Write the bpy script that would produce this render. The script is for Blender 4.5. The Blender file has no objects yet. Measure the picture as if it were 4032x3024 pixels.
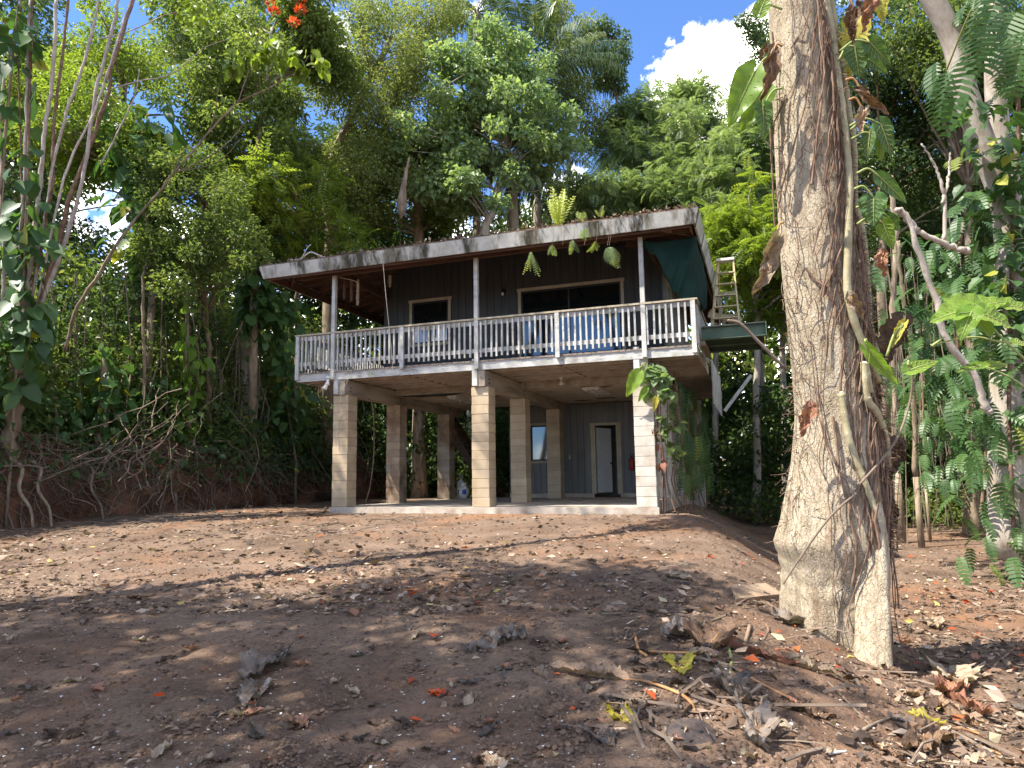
import bpy, math, random
import numpy as np
from mathutils import Vector, Matrix

random.seed(11)
RNG = np.random.default_rng(11)
SC = bpy.context.scene
COL = SC.collection
R = math.radians

# ------------------------------------------------------------------ camera, sky, sun, exposure
CAM = np.array([9.4391, -14.1207, 0.6029])
F_PX, PITCH, ROLL, YAW = 2775.85, 0.1325, -0.0139, 0.3395      # focal length in pixels of a 4032 px wide picture


def ray(u, v):
    """direction through a picture point, 2212 px wide picture, forward component 1"""
    k = 4032 / 2212
    u = u * k - 2016
    v = v * k - 1512
    cr, sr = math.cos(ROLL), math.sin(ROLL)
    u, v = cr * u + sr * v, -sr * u + cr * v
    x, up = u / F_PX, -v / F_PX
    cp, sp = math.cos(PITCH), math.sin(PITCH)
    y, z = cp - sp * up, sp + cp * up
    c, s = math.cos(YAW), math.sin(YAW)
    return np.array([c * x - s * y, s * x + c * y, z])


def pd(u, v, D):
    return CAM + ray(u, v) * D


_fw = ray(1106, 829.5)
_rt = ray(1107, 829.5) - _fw
_rt /= np.linalg.norm(_rt)
_up = np.cross(_rt, _fw)
cam_data = bpy.data.cameras.new('camera')
cam = bpy.data.objects.new('camera', cam_data)
COL.objects.link(cam)
cam.matrix_world = Matrix((( _rt[0], _up[0], -_fw[0], CAM[0]), (_rt[1], _up[1], -_fw[1], CAM[1]),
                           (_rt[2], _up[2], -_fw[2], CAM[2]), (0, 0, 0, 1)))
cam_data.sensor_width = 36
cam_data.lens = F_PX / 4032 * 36
cam_data.clip_start = 0.05
cam_data.clip_end = 2000
SC.camera = cam

SUN = np.array([-0.5, -0.42, 1.0])
SUN /= np.linalg.norm(SUN)
sun_el = math.asin(SUN[2])
sun_az = math.atan2(SUN[0], SUN[1])
world = bpy.data.worlds.new('World')
SC.world = world
world.use_nodes = True
wn, wl = world.node_tree.nodes, world.node_tree.links
wn.clear()
w_out = wn.new('ShaderNodeOutputWorld')
sky = wn.new('ShaderNodeTexSky')
sky.sky_type = 'NISHITA'
sky.sun_disc = False
sky.sun_elevation = sun_el
sky.sun_rotation = sun_az
sky.altitude = 2500
sky.air_density = 1.0
sky.dust_density = 0.0
sky.ozone_density = 10.0
bg_sky = wn.new('ShaderNodeBackground')
bg_sky.inputs['Strength'].default_value = 0.085
wl.new(sky.outputs[0], bg_sky.inputs['Color'])
tc = wn.new('ShaderNodeTexCoord')
# scattered cumulus all round the sky
nz = wn.new('ShaderNodeTexNoise')
nz.inputs['Scale'].default_value = 4.2
nz.inputs['Detail'].default_value = 9
nz.inputs['Roughness'].default_value = 0.62
nmap = wn.new('ShaderNodeMapping')
nmap.inputs['Location'].default_value = (15.3, 8.1, 2.79)
wl.new(tc.outputs['Generated'], nmap.inputs['Vector'])
wl.new(nmap.outputs[0], nz.inputs['Vector'])
# one larger cumulus behind the trees
dist = wn.new('ShaderNodeVectorMath')
dist.operation = 'DISTANCE'
cd = ray(1560, 225)
cd /= np.linalg.norm(cd)
dist.inputs[1].default_value = tuple(cd)
wl.new(tc.outputs['Generated'], dist.inputs[0])
mr = wn.new('ShaderNodeMapRange')
mr.inputs['From Min'].default_value = 0.0
mr.inputs['From Max'].default_value = 0.128
mr.inputs['To Min'].default_value = 0.4
mr.inputs['To Max'].default_value = 0.0
wl.new(dist.outputs['Value'], mr.inputs['Value'])
addn = wn.new('ShaderNodeMath')
addn.operation = 'ADD'
wl.new(nz.outputs['Fac'], addn.inputs[0])
wl.new(mr.outputs[0], addn.inputs[1])
cr_ = wn.new('ShaderNodeValToRGB')
cr_.color_ramp.elements[0].position = 0.54
cr_.color_ramp.elements[0].color = (0, 0, 0, 1)
cr_.color_ramp.elements[1].position = 0.67
cr_.color_ramp.elements[1].color = (1, 1, 1, 1)
wl.new(addn.outputs[0], cr_.inputs['Fac'])
bg_cl = wn.new('ShaderNodeBackground')
bg_cl.inputs['Color'].default_value = (1.0, 0.94, 0.84, 1)
bg_cl.inputs['Strength'].default_value = 2.3
mixw = wn.new('ShaderNodeMixShader')
wl.new(cr_.outputs['Color'], mixw.inputs['Fac'])
wl.new(bg_sky.outputs[0], mixw.inputs[1])
wl.new(bg_cl.outputs[0], mixw.inputs[2])
wl.new(mixw.outputs[0], w_out.inputs['Surface'])

sun_d = bpy.data.lights.new('sun', 'SUN')
sun_d.energy = 2.9
sun_d.angle = R(0.53)
sun_d.color = (1.0, 0.94, 0.84)
sun_o = bpy.data.objects.new('sun', sun_d)
COL.objects.link(sun_o)
sun_o.rotation_euler = Vector(SUN).to_track_quat('Z', 'Y').to_euler()
sun_o.location = (0, 0, 40)

SC.view_settings.view_transform = 'Standard'
SC.view_settings.look = 'None'
SC.view_settings.gamma = 1
SC.view_settings.exposure = 2.22
SC.render.engine = 'CYCLES'
SC.cycles.max_bounces = 6
SC.cycles.diffuse_bounces = 4
SC.cycles.glossy_bounces = 3
SC.cycles.transmission_bounces = 4
SC.cycles.transparent_max_bounces = 6
SC.cycles.sample_clamp_indirect = 4
SC.cycles.use_denoising = True


# ------------------------------------------------------------------ noise, mesh and object helpers
_perm = np.random.default_rng(3).random((256, 256))


def vnoise(x, y, s=0):
    x = np.asarray(x, float) + s * 17.3
    y = np.asarray(y, float) + s * 9.1
    xi, yi = np.floor(x).astype(int), np.floor(y).astype(int)
    fx, fy = x - xi, y - yi
    fx, fy = fx * fx * (3 - 2 * fx), fy * fy * (3 - 2 * fy)
    g = lambda a, b: _perm[a & 255, b & 255]
    return (g(xi, yi) * (1 - fx) + g(xi + 1, yi) * fx) * (1 - fy) + (g(xi, yi + 1) * (1 - fx) + g(xi + 1, yi + 1) * fx) * fy


def fbm(x, y, o=4, s=0):
    t, a, n = 0, 1, 0
    for i in range(o):
        t = t + a * vnoise(x, y, s + i)
        n += a
        a *= .5
        x, y = np.asarray(x) * 2.03, np.asarray(y) * 2.03
    return t / n - .5


def sstep(a, b, x):
    t = np.clip((np.asarray(x, float) - a) / (b - a), 0, 1)
    return t * t * (3 - 2 * t)


def nrm(v):
    v = np.asarray(v, float)
    return v / (np.linalg.norm(v, axis=-1, keepdims=True) + 1e-9)


def mesh_np(name, V, F, val=None, smooth=False):
    """V (n,3), F list of arrays (m,3) or (m,4) or one array, val per face"""
    me = bpy.data.meshes.new(name)
    if not isinstance(F, (list, tuple)):
        F = [F]
    F = [np.asarray(f, np.int32) for f in F if len(f)]
    V = np.asarray(V, np.float32)
    me.vertices.add(len(V))
    me.vertices.foreach_set('co', V.ravel())
    nl = sum(f.size for f in F)
    npoly = sum(len(f) for f in F)
    me.loops.add(nl)
    me.loops.foreach_set('vertex_index', np.concatenate([f.ravel() for f in F]))
    me.polygons.add(npoly)
    st, o = [], 0
    for f in F:
        st.append(o + np.arange(len(f)) * f.shape[1])
        o += f.size
    me.polygons.foreach_set('loop_start', np.concatenate(st).astype(np.int32))
    me.polygons.foreach_set('use_smooth', np.full(npoly, smooth, bool))
    me.update(calc_edges=True)
    if val is not None:
        a = me.attributes.new('v', 'FLOAT', 'FACE')
        a.data.foreach_set('value', np.asarray(val, np.float32))
    return me


class MB:
    """collects pieces into one mesh"""
    def __init__(s):
        s.V, s.Q, s.T, s.n = [], [], [], 0

    def add(s, V, Q=None, T=None):
        V = np.asarray(V, float)
        s.V.append(V)
        if Q is not None and len(Q):
            s.Q.append(np.asarray(Q) + s.n)
        if T is not None and len(T):
            s.T.append(np.asarray(T) + s.n)
        s.n += len(V)
        return s

    def hexa(s, P):
        """8 corners: bottom ring 0-3 then top ring 4-7"""
        return s.add(P, [(0, 3, 2, 1), (4, 5, 6, 7), (0, 1, 5, 4), (1, 2, 6, 5), (2, 3, 7, 6), (3, 0, 4, 7)])

    def box(s, x0, x1, y0, y1, z0, z1):
        return s.hexa([(x0, y0, z0), (x1, y0, z0), (x1, y1, z0), (x0, y1, z0), (x0, y0, z1), (x1, y0, z1), (x1, y1, z1), (x0, y1, z1)])

    def bar(s, a, b, w, h, up=(0, 0, 1)):
        """rectangular bar from a to b; w across, h along up"""
        a, b = np.asarray(a, float), np.asarray(b, float)
        d = nrm(b - a)
        sd = np.cross(d, up)
        if np.linalg.norm(sd) < 1e-4:
            sd = np.cross(d, (0, 1, 0))
        sd = nrm(sd)
        u = np.cross(sd, d)
        sd, u = sd * w / 2, u * h / 2
        return s.hexa([a - sd - u, a + sd - u, b + sd - u, b - sd - u, a - sd + u, a + sd + u, b + sd + u, b - sd + u])

    def tube(s, pts, rad, n=6, cap=True):
        pts = np.asarray(pts, float)
        m = len(pts)
        rad = np.broadcast_to(np.asarray(rad, float), (m,))
        t = np.gradient(pts, axis=0)
        t = nrm(t)
        ref = np.array([0.31, 0.87, 0.38])
        a = nrm(np.cross(t, ref))
        b = np.cross(t, a)
        th = np.linspace(0, 2 * np.pi, n, endpoint=False)
        V = pts[:, None] + rad[:, None, None] * (np.cos(th)[None, :, None] * a[:, None] + np.sin(th)[None, :, None] * b[:, None])
        i = np.arange(m - 1)[:, None] * n
        j = np.arange(n)[None]
        k = (j + 1) % n
        Q = np.stack([i + j, i + k, i + n + k, i + n + j], -1).reshape(-1, 4)
        V = V.reshape(-1, 3)
        T = None
        if cap:
            V = np.vstack([V, pts[:1], pts[-1:]])
            jj = np.arange(n)
            T = np.vstack([np.stack([np.full(n, m * n), (jj + 1) % n, jj], -1),
                           np.stack([np.full(n, m * n + 1), (m - 1) * n + jj, (m - 1) * n + (jj + 1) % n], -1)])
        return s.add(V, Q, T)

    def grid(s, G):
        """G (a,b,3)"""
        a, b = G.shape[:2]
        i = np.arange(a - 1)[:, None] * b
        j = np.arange(b - 1)[None]
        Q = np.stack([i + j, i + j + 1, i + b + j + 1, i + b + j], -1).reshape(-1, 4)
        return s.add(G.reshape(-1, 3), Q)

    def mesh(s, name, smooth=False, val=None):
        return mesh_np(name, np.vstack(s.V), ([np.vstack(s.Q)] if s.Q else []) + ([np.vstack(s.T)] if s.T else []), val, smooth)

    def build(s, name, mat, parent=None, smooth=False, val=None):
        return obj(name, s.mesh(name, smooth, val), mat, parent)


def obj(name, me, mat=None, parent=None):
    if mat is not None and len(me.materials) == 0:
        me.materials.append(mat)
    o = bpy.data.objects.new(name, me)
    COL.objects.link(o)
    if parent is not None:
        o.parent = parent
    return o


def tag(o, label, cat, group=None):
    o['label'] = label
    o['category'] = cat
    if group:
        o['group'] = group
    return o


def thing(name, label, cat, loc=(0, 0, 0), group=None):
    o = bpy.data.objects.new(name, None)
    o.empty_display_size = .2
    COL.objects.link(o)
    o.location = loc
    if any(loc):
        o['_off'] = 1
    return tag(o, label, cat, group)


def settle(o):
    """parts are modelled in world space: move them under an Empty that stands at the thing's base"""
    bpy_inv = Matrix.Translation(-o.location)
    for c in o.children:
        c.matrix_parent_inverse = bpy_inv
    if '_off' in o:
        del o['_off']


def kind(o, k):
    o['kind'] = k
    return o


def spline(pts, n):
    """Catmull-Rom through pts"""
    P = np.asarray(pts, float)
    P = np.vstack([2 * P[0] - P[1], P, 2 * P[-1] - P[-2]])
    m = len(P) - 3
    out = []
    for t in np.linspace(0, m - 1e-6, n):
        i = int(t)
        f = t - i
        a, b, c, d = P[i:i + 4]
        out.append(.5 * ((2 * b) + (-a + c) * f + (2 * a - 5 * b + 4 * c - d) * f * f + (-a + 3 * b - 3 * c + d) * f ** 3))
    return np.array(out)


# ------------------------------------------------------------------ materials
def rgb(h):
    """sRGB 0-255 triple to linear"""
    return tuple(((c / 255) / 12.92 if c / 255 <= .04045 else ((c / 255 + .055) / 1.055) ** 2.4) for c in h)


def ramp(nt, cols, poss=None):
    r = nt.nodes.new('ShaderNodeValToRGB')
    e = r.color_ramp.elements
    n = len(cols)
    poss = poss or [i / (n - 1) for i in range(n)]
    while len(e) < n:
        e.new(.5)
    for i in range(n):
        e[i].position = poss[i]
        e[i].color = (*cols[i], 1)
    return r


def M(name, cols, scale=4, poss=None, rough=.8, bump=.2, bscale=30, detail=6, spec=.3, stretch=(1, 1, 1), stain=None, bstretch=None, stain2=None, rand=0.0, metal=0, bdist=.02, crack=None):
    m = bpy.data.materials.new(name)
    m.use_nodes = True
    nt = m.node_tree
    p = nt.nodes['Principled BSDF']
    p.inputs['Roughness'].default_value = rough
    p.inputs['Specular IOR Level'].default_value = spec
    p.inputs['Metallic'].default_value = metal
    g = nt.nodes.new('ShaderNodeNewGeometry')

    def noise(sc, st, det=detail, ro=.6):
        mp = nt.nodes.new('ShaderNodeMapping')
        mp.inputs['Scale'].default_value = st
        nt.links.new(g.outputs['Position'], mp.inputs['Vector'])
        n = nt.nodes.new('ShaderNodeTexNoise')
        n.inputs['Scale'].default_value = sc
        n.inputs['Detail'].default_value = det
        n.inputs['Roughness'].default_value = ro
        nt.links.new(mp.outputs[0], n.inputs['Vector'])
        return n
    n1 = noise(scale, stretch)
    fac = n1.outputs['Fac']
    r = ramp(nt, cols, poss or [.3 + .4 * i / max(1, len(cols) - 1) for i in range(len(cols))])
    nt.links.new(fac, r.inputs['Fac'])
    colo = r.outputs['Color']
    if rand:
        oi = nt.nodes.new('ShaderNodeObjectInfo')
        hsv = nt.nodes.new('ShaderNodeHueSaturation')
        mrr = nt.nodes.new('ShaderNodeMapRange')
        mrr.inputs['To Min'].default_value = 1 - rand
        mrr.inputs['To Max'].default_value = 1 + rand
        nt.links.new(oi.outputs['Random'], mrr.inputs['Value'])
        nt.links.new(mrr.outputs[0], hsv.inputs['Value'])
        nt.links.new(colo, hsv.inputs['Color'])
        colo = hsv.outputs[0]
    for stn in (stain, stain2):
        if stn:
            c, sc, lo, hi, st = stn
            n2 = noise(sc, st, 8, .7)
            r2 = ramp(nt, [(0, 0, 0), (1, 1, 1)], [lo, hi])
            nt.links.new(n2.outputs['Fac'], r2.inputs['Fac'])
            mx = nt.nodes.new('ShaderNodeMixRGB')
            mx.inputs['Color2'].default_value = (*c, 1)
            nt.links.new(r2.outputs[0], mx.inputs['Fac'])
            nt.links.new(colo, mx.inputs['Color1'])
            colo = mx.outputs[0]
    hgt = None
    if crack:
        mp = nt.nodes.new('ShaderNodeMapping')
        mp.inputs['Scale'].default_value = crack[1]
        nw = noise(6, (1, 1, 1), 3)
        ad = nt.nodes.new('ShaderNodeMixRGB')
        ad.blend_type = 'ADD'
        ad.inputs['Fac'].default_value = .12
        nt.links.new(g.outputs['Position'], ad.inputs['Color1'])
        nt.links.new(nw.outputs['Color'], ad.inputs['Color2'])
        nt.links.new(ad.outputs[0], mp.inputs['Vector'])
        vo = nt.nodes.new('ShaderNodeTexVoronoi')
        vo.feature = 'DISTANCE_TO_EDGE'
        vo.inputs['Scale'].default_value = crack[0]
        nt.links.new(mp.outputs[0], vo.inputs['Vector'])
        rk = ramp(nt, [(0, 0, 0), (1, 1, 1)], [0, crack[2]])
        nt.links.new(vo.outputs['Distance'], rk.inputs['Fac'])
        mx = nt.nodes.new('ShaderNodeMixRGB')
        mx.inputs['Color1'].default_value = (*crack[3], 1)
        nt.links.new(rk.outputs[0], mx.inputs['Fac'])
        nt.links.new(colo, mx.inputs['Color2'])
        colo = mx.outputs[0]
        hgt = rk.outputs[0]
    nt.links.new(colo, p.inputs['Base Color'])
    if bump:
        nb = noise(bscale, bstretch or stretch, 8, .65)
        b = nt.nodes.new('ShaderNodeBump')
        b.inputs['Strength'].default_value = bump
        b.inputs['Distance'].default_value = bdist
        nt.links.new(nb.outputs['Fac'], b.inputs['Height'])
        if hgt is not None:
            b2 = nt.nodes.new('ShaderNodeBump')
            b2.inputs['Strength'].default_value = .6
            b2.inputs['Distance'].default_value = .012
            nt.links.new(hgt, b2.inputs['Height'])
            nt.links.new(b.outputs[0], b2.inputs['Normal'])
            b = b2
        nt.links.new(b.outputs[0], p.inputs['Normal'])
    return m


def leafmat(name, cols, poss=None, rough=.42, trans=.4, spec=.35, bump=0, gloss_tint=None, spots=None):
    m = bpy.data.materials.new(name)
    m.use_nodes = True
    nt = m.node_tree
    p = nt.nodes['Principled BSDF']
    out = nt.nodes['Material Output']
    at = nt.nodes.new('ShaderNodeAttribute')
    at.attribute_name = 'v'
    r = ramp(nt, cols, poss)
    nt.links.new(at.outputs['Fac'], r.inputs['Fac'])
    colo = r.outputs[0]
    g = nt.nodes.new('ShaderNodeNewGeometry')
    if spots:
        n = nt.nodes.new('ShaderNodeTexNoise')
        n.inputs['Scale'].default_value = spots[1]
        n.inputs['Detail'].default_value = 6
        nt.links.new(g.outputs['Position'], n.inputs['Vector'])
        r2 = ramp(nt, [(0, 0, 0), (1, 1, 1)], [spots[2], spots[3]])
        nt.links.new(n.outputs['Fac'], r2.inputs['Fac'])
        mx = nt.nodes.new('ShaderNodeMixRGB')
        mx.inputs['Color2'].default_value = (*spots[0], 1)
        nt.links.new(r2.outputs[0], mx.inputs['Fac'])
        nt.links.new(colo, mx.inputs['Color1'])
        colo = mx.outputs[0]
    nt.links.new(colo, p.inputs['Base Color'])
    p.inputs['Roughness'].default_value = rough
    p.inputs['Specular IOR Level'].default_value = spec
    if bump:
        n = nt.nodes.new('ShaderNodeTexNoise')
        n.inputs['Scale'].default_value = 40
        nt.links.new(g.outputs['Position'], n.inputs['Vector'])
        b = nt.nodes.new('ShaderNodeBump')
        b.inputs['Strength'].default_value = bump
        b.inputs['Distance'].default_value = .02
        nt.links.new(n.outputs['Fac'], b.inputs['Height'])
        nt.links.new(b.outputs[0], p.inputs['Normal'])
    if trans:
        t = nt.nodes.new('ShaderNodeBsdfTranslucent')
        mu = nt.nodes.new('ShaderNodeMixRGB')
        mu.blend_type = 'MULTIPLY'
        mu.inputs['Fac'].default_value = 1
        mu.inputs['Color2'].default_value = (1.5, 1.5, .75, 1)
        nt.links.new(colo, mu.inputs['Color1'])
        nt.links.new(mu.outputs[0], t.inputs['Color'])
        mx2 = nt.nodes.new('ShaderNodeMixShader')
        mx2.inputs['Fac'].default_value = trans
        nt.links.new(p.outputs[0], mx2.inputs[1])
        nt.links.new(t.outputs[0], mx2.inputs[2])
        nt.links.new(mx2.outputs[0], out.inputs['Surface'])
    return m


mt = {}
mt['dirt'] = M('dirt', [(.1, .067, .047), (.148, .1, .07), (.195, .135, .096), (.24, .168, .12)], 1.1, rough=.95, bump=1.0, bscale=38, spec=.1,
               stain=((.27, .14, .075), .35, .5, .72, (1, 1, 1)), stain2=((.06, .042, .032), 26, .54, .68, (1, 1, 1)), bdist=.035)
mt['bank'] = M('bank_soil', [(.06, .035, .024), (.13, .065, .038), (.2, .095, .055)], 1.6, rough=.95, bump=1, bscale=7, spec=.1,
               stain=((.05, .03, .02), 2.2, .5, .65, (1, 1, 1)), bdist=.08)
mt['block'] = M('painted_block', [(.31, .235, .15), (.4, .31, .2), (.44, .355, .25)], 2.2, rough=.85, bump=.35, bscale=70, spec=.2, rand=.1,
                stain=((.24, .19, .15), 1.1, .55, .78, (1, 1, .4)), bdist=.006)
mt['block_stained'] = M('stained_block', [(.17, .10, .06), (.36, .26, .17), (.42, .36, .29)], 1.6, rough=.9, bump=.35, bscale=60, spec=.2, rand=.12,
                        stain=((.09, .055, .035), 2.0, .5, .72, (1, 1, .5)), bdist=.006)
mt['block_white'] = M('weathered_block', [(.35, .29, .22), (.47, .42, .35), (.53, .49, .42)], 3.2, rough=.9, bump=.35, bscale=60, spec=.2, rand=.07,
                      stain=((.26, .24, .13), 2.4, .55, .7, (1, 1, .6)), stain2=((.36, .24, .13), 1.5, .6, .7, (1, 1, .6)), bdist=.006)
mt['mortar'] = M('mortar', [(.23, .175, .12), (.31, .25, .18)], 6, rough=.95, bump=.3)
mt['concrete'] = M('concrete', [(.28, .22, .17), (.42, .36, .29), (.5, .44, .37)], 2.5, rough=.9, bump=.3, bscale=40,
                   stain=((.2, .13, .08), 1.2, .5, .75, (1, 1, 1)))
mt['white_paint'] = M('weathered_white_paint', [(.29, .28, .25), (.42, .41, .38), (.5, .49, .46)], 3, rough=.75, bump=.25, bscale=26, stretch=(1, 1, 1), rand=.06,
                      stain=((.17, .155, .125), 6, .54, .72, (.5, 1, 1)), stain2=((.25, .25, .16), 2.2, .55, .7, (1, 1, 1)))
mt['fascia'] = M('mossy_fascia_paint', [(.34, .33, .28), (.46, .45, .4), (.53, .52, .47)], 3, rough=.8, bump=.3, bscale=30,
                 stain=((.05, .045, .03), .8, .49, .58, (1.6, 1.6, .14)), stain2=((.2, .18, .13), 3.4, .5, .68, (1, 1, .35)))
mt['brown_wood'] = M('brown_wood', [(.055, .03, .02), (.105, .056, .037), (.145, .08, .054)], 5, rough=.75, bump=.3, bscale=40, stretch=(.25, 1, 2), rand=.15)
mt['raw_wood'] = M('raw_wood', [(.17, .115, .075), (.27, .19, .125), (.34, .25, .17)], 5, rough=.85, bump=.3, bscale=30, stretch=(.4, .4, 3), rand=.1)
mt['soffit'] = M('soffit_wood', [(.05, .03, .022), (.1, .062, .045), (.14, .09, .065)], 6, rough=.85, bump=.3, bscale=30, rand=.3)
mt['beam'] = M('grey_beam_wood', [(.18, .14, .10), (.3, .25, .19), (.38, .33, .26)], 2.6, rough=.85, bump=.3, bscale=30, stretch=(2, .35, 2),
               stain=((.05, .035, .025), 1.1, .56, .75, (1, .6, 1)))
mt['joist'] = M('grey_joist_wood', [(.27, .23, .19), (.36, .32, .27), (.42, .38, .33)], 4, rough=.85, bump=.3, bscale=30, rand=.12)
mt['deck'] = M('deck_wood', [(.15, .115, .09), (.23, .18, .145), (.29, .24, .2)], 5, rough=.85, bump=.3, bscale=30, rand=.2)
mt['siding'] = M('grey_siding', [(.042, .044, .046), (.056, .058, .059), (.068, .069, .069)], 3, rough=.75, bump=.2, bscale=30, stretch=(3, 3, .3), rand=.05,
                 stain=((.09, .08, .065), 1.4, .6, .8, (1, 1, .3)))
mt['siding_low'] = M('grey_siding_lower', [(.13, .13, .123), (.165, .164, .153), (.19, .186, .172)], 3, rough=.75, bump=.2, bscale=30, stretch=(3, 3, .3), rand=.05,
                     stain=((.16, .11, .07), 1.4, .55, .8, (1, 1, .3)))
mt['dark_gap'] = M('dark_backing', [(.02, .02, .02), (.03, .03, .028)], 4, bump=0)
mt['tan_trim'] = M('tan_trim', [(.3, .25, .17), (.42, .36, .26)], 5, rough=.7, bump=.2, rand=.08)
mt['ceiling'] = M('water_stained_ceiling', [(.32, .24, .16), (.48, .4, .3), (.55, .48, .37)], 1.1, rough=.9, bump=.2, bscale=20,
                  stain=((.1, .045, .025), .9, .58, .68, (1, 1, 1)), stain2=((.02, .018, .014), 1.3, .66, .7, (1, 1, 1)))
mt['door_white'] = M('door_white', [(.55, .57, .58), (.66, .68, .7)], 3, rough=.5, bump=.05, stain=((.3, .24, .17), 2, .62, .78, (1, 1, .5)))
mt['white_plastic'] = M('white_plastic', [(.6, .58, .53), (.68, .66, .62)], 4, rough=.45, bump=0)
mt['steel_green'] = M('green_steel', [(.035, .055, .032), (.06, .095, .056), (.09, .135, .085)], 2.4, rough=.5, bump=.15, bscale=60, stain=((.13, .1, .06), 3, .56, .74, (.6, 1, 1)))
mt['tarp'] = M('green_shade_cloth', [(.004, .016, .012), (.007, .025, .019), (.012, .038, .029)], 2.2, rough=.8, bump=.25, bscale=160, spec=.15)
mt['ladder'] = M('ladder_wood', [(.38, .31, .16), (.5, .43, .24)], 6, rough=.6, bump=.15)
mt['blue'] = M('blue_label', [(.02, .05, .25), (.03, .08, .35)], 12, rough=.5, bump=0)
mt['red'] = M('red_paint', [(.25, .02, .02), (.32, .03, .03)], 6, rough=.4, bump=0)
mt['black'] = M('black_part', [(.012, .012, .012), (.02, .02, .02)], 6, rough=.5, bump=0)
mt['rope'] = M('pale_rope', [(.4, .36, .28), (.5, .46, .38)], 9, rough=.9, bump=0)
mt['rust'] = M('rusty_steel', [(.035, .028, .026), (.07, .055, .05), (.12, .075, .05)], 30, rough=.65, bump=.3, bscale=120, metal=.3)
mt['bulb'] = M('bulb_glass', [(.7, .7, .68), (.75, .75, .73)], 4, rough=.15, bump=0)
mt['bark_big'] = M('bark_big_trunk', [(.25, .2, .13), (.36, .295, .205), (.43, .36, .255), (.48, .42, .32)], 6, rough=.9, bump=.8, bscale=48, spec=.15, stretch=(1.1, 1.1, .8), crack=(13, (1.6, 1.6, .35), .04, (.27, .21, .14)),
                   stain=((.2, .125, .075), 2.6, .58, .72, (1.6, 1.6, .3)), stain2=((.17, .125, .08), 34, .55, .66, (1.4, 1.4, .7)), bdist=.022)
mt['bark'] = M('bark', [(.12, .085, .055), (.22, .165, .11), (.33, .27, .2)], 4, rough=.9, bump=.6, bscale=18, stretch=(2, 2, .5), rand=.2,
               stain=((.08, .09, .035), 1.3, .55, .7, (1, 1, .5)))
mt['bark_pale'] = M('pale_bark', [(.26, .21, .16), (.38, .33, .27), (.47, .42, .36)], 5, rough=.85, bump=.45, bscale=25, stretch=(2, 2, .6), rand=.1,
                    stain=((.16, .1, .06), 2, .55, .72, (1, 1, .6)))
mt['stem_pale'] = M('pale_stem', [(.28, .22, .185), (.4, .34, .3), (.48, .43, .385)], 6, rough=.8, bump=.2, bscale=40, rand=.2)
mt['stem_green'] = M('ringed_vine_stem', [(.22, .19, .1), (.34, .29, .17), (.4, .36, .23)], 8, rough=.65, bump=.3, bscale=50)
mt['root'] = M('dry_aerial_root', [(.09, .05, .032), (.17, .105, .07), (.26, .18, .125)], 9, rough=.9, bump=.2)
mt['liana'] = M('dry_liana', [(.09, .065, .045), (.17, .125, .09), (.27, .205, .15)], 2.2, rough=.9, bump=.2)
mt['scar'] = M('leaf_scar', [(.6, .57, .5), (.7, .67, .6)], 9, rough=.8, bump=0)

G = rgb
# foliage, each a ramp over the per-leaf value
mt['lf_yel'] = leafmat('leaf_yellow_green', [(.085, .13, .022), (.15, .21, .032), (.22, .29, .045), (.32, .33, .06)], trans=.5)
mt['lf_mid'] = leafmat('leaf_mid_green', [(.065, .1, .03), (.115, .165, .045), (.17, .22, .06), (.26, .27, .085)], trans=.5)
mt['lf_dark'] = leafmat('leaf_dark_green', [(.03, .056, .019), (.055, .096, .03), (.083, .13, .041), (.13, .165, .06)], trans=.42, rough=.35)
mt['lf_light'] = leafmat('leaf_light_green', [(.12, .18, .075), (.175, .25, .11), (.23, .31, .15), (.32, .34, .1)], trans=.5)
mt['lf_feather'] = leafmat('leaf_feathery_green', [(.1, .15, .06), (.145, .205, .088), (.195, .26, .125), (.27, .31, .16)], trans=.5)
mt['lf_olive'] = leafmat('leaf_olive_green', [(.09, .12, .04), (.15, .185, .058), (.21, .245, .08), (.3, .31, .115)], trans=.5)
mt['lf_palm'] = leafmat('palm_leaflet', [(.035, .065, .03), (.07, .11, .045), (.12, .16, .07), (.22, .24, .13)], trans=.3, rough=.32, spec=.5)
mt['lf_aroid'] = leafmat('aroid_leaf', [(.035, .08, .024), (.06, .125, .036), (.095, .17, .05), (.32, .32, .05)], [0, .4, .85, 1], trans=.4, rough=.42, spec=.35)
mt['lf_bright'] = leafmat('sunlit_big_leaf', [(.11, .2, .028), (.17, .28, .04), (.23, .35, .055)], trans=.5, rough=.4, spec=.3)
mt['lf_fern'] = leafmat('roof_fern_leaf', [(.16, .22, .02), (.26, .32, .03), (.36, .4, .05)], trans=.45)
mt['lf_yellow'] = leafmat('yellow_leaf', [(.34, .29, .03), (.46, .4, .06), (.5, .45, .12)], trans=.4, rough=.5, spots=((.12, .1, .03), 22, .58, .66))
mt['lf_dry'] = leafmat('dry_brown_leaf', [(.05, .032, .024), (.12, .075, .05), (.21, .135, .085), (.31, .22, .15)], trans=.12, rough=.75, spec=.2, bump=.5, spots=((.06, .04, .03), 9, .5, .72))
mt['lf_tan'] = leafmat('dry_tan_leaf', [(.2, .15, .105), (.3, .235, .165), (.38, .31, .23)], trans=.15, rough=.75, spec=.2, bump=.5, spots=((.14, .09, .06), 12, .52, .7))
mt['lf_grey'] = leafmat('dry_grey_leaf', [(.1, .082, .07), (.17, .14, .12), (.25, .215, .18)], trans=.1, rough=.75, spec=.2, bump=.5, spots=((.05, .038, .032), 10, .5, .7))
mt['lf_red'] = leafmat('red_brown_leaf', [(.16, .07, .045), (.26, .12, .075), (.33, .17, .11)], trans=.15, rough=.7, spec=.25, bump=.4)
mt['petal'] = leafmat('orange_red_petal', [(.5, .05, .012), (.6, .09, .02), (.65, .16, .05)], trans=.35, rough=.5)
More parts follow.
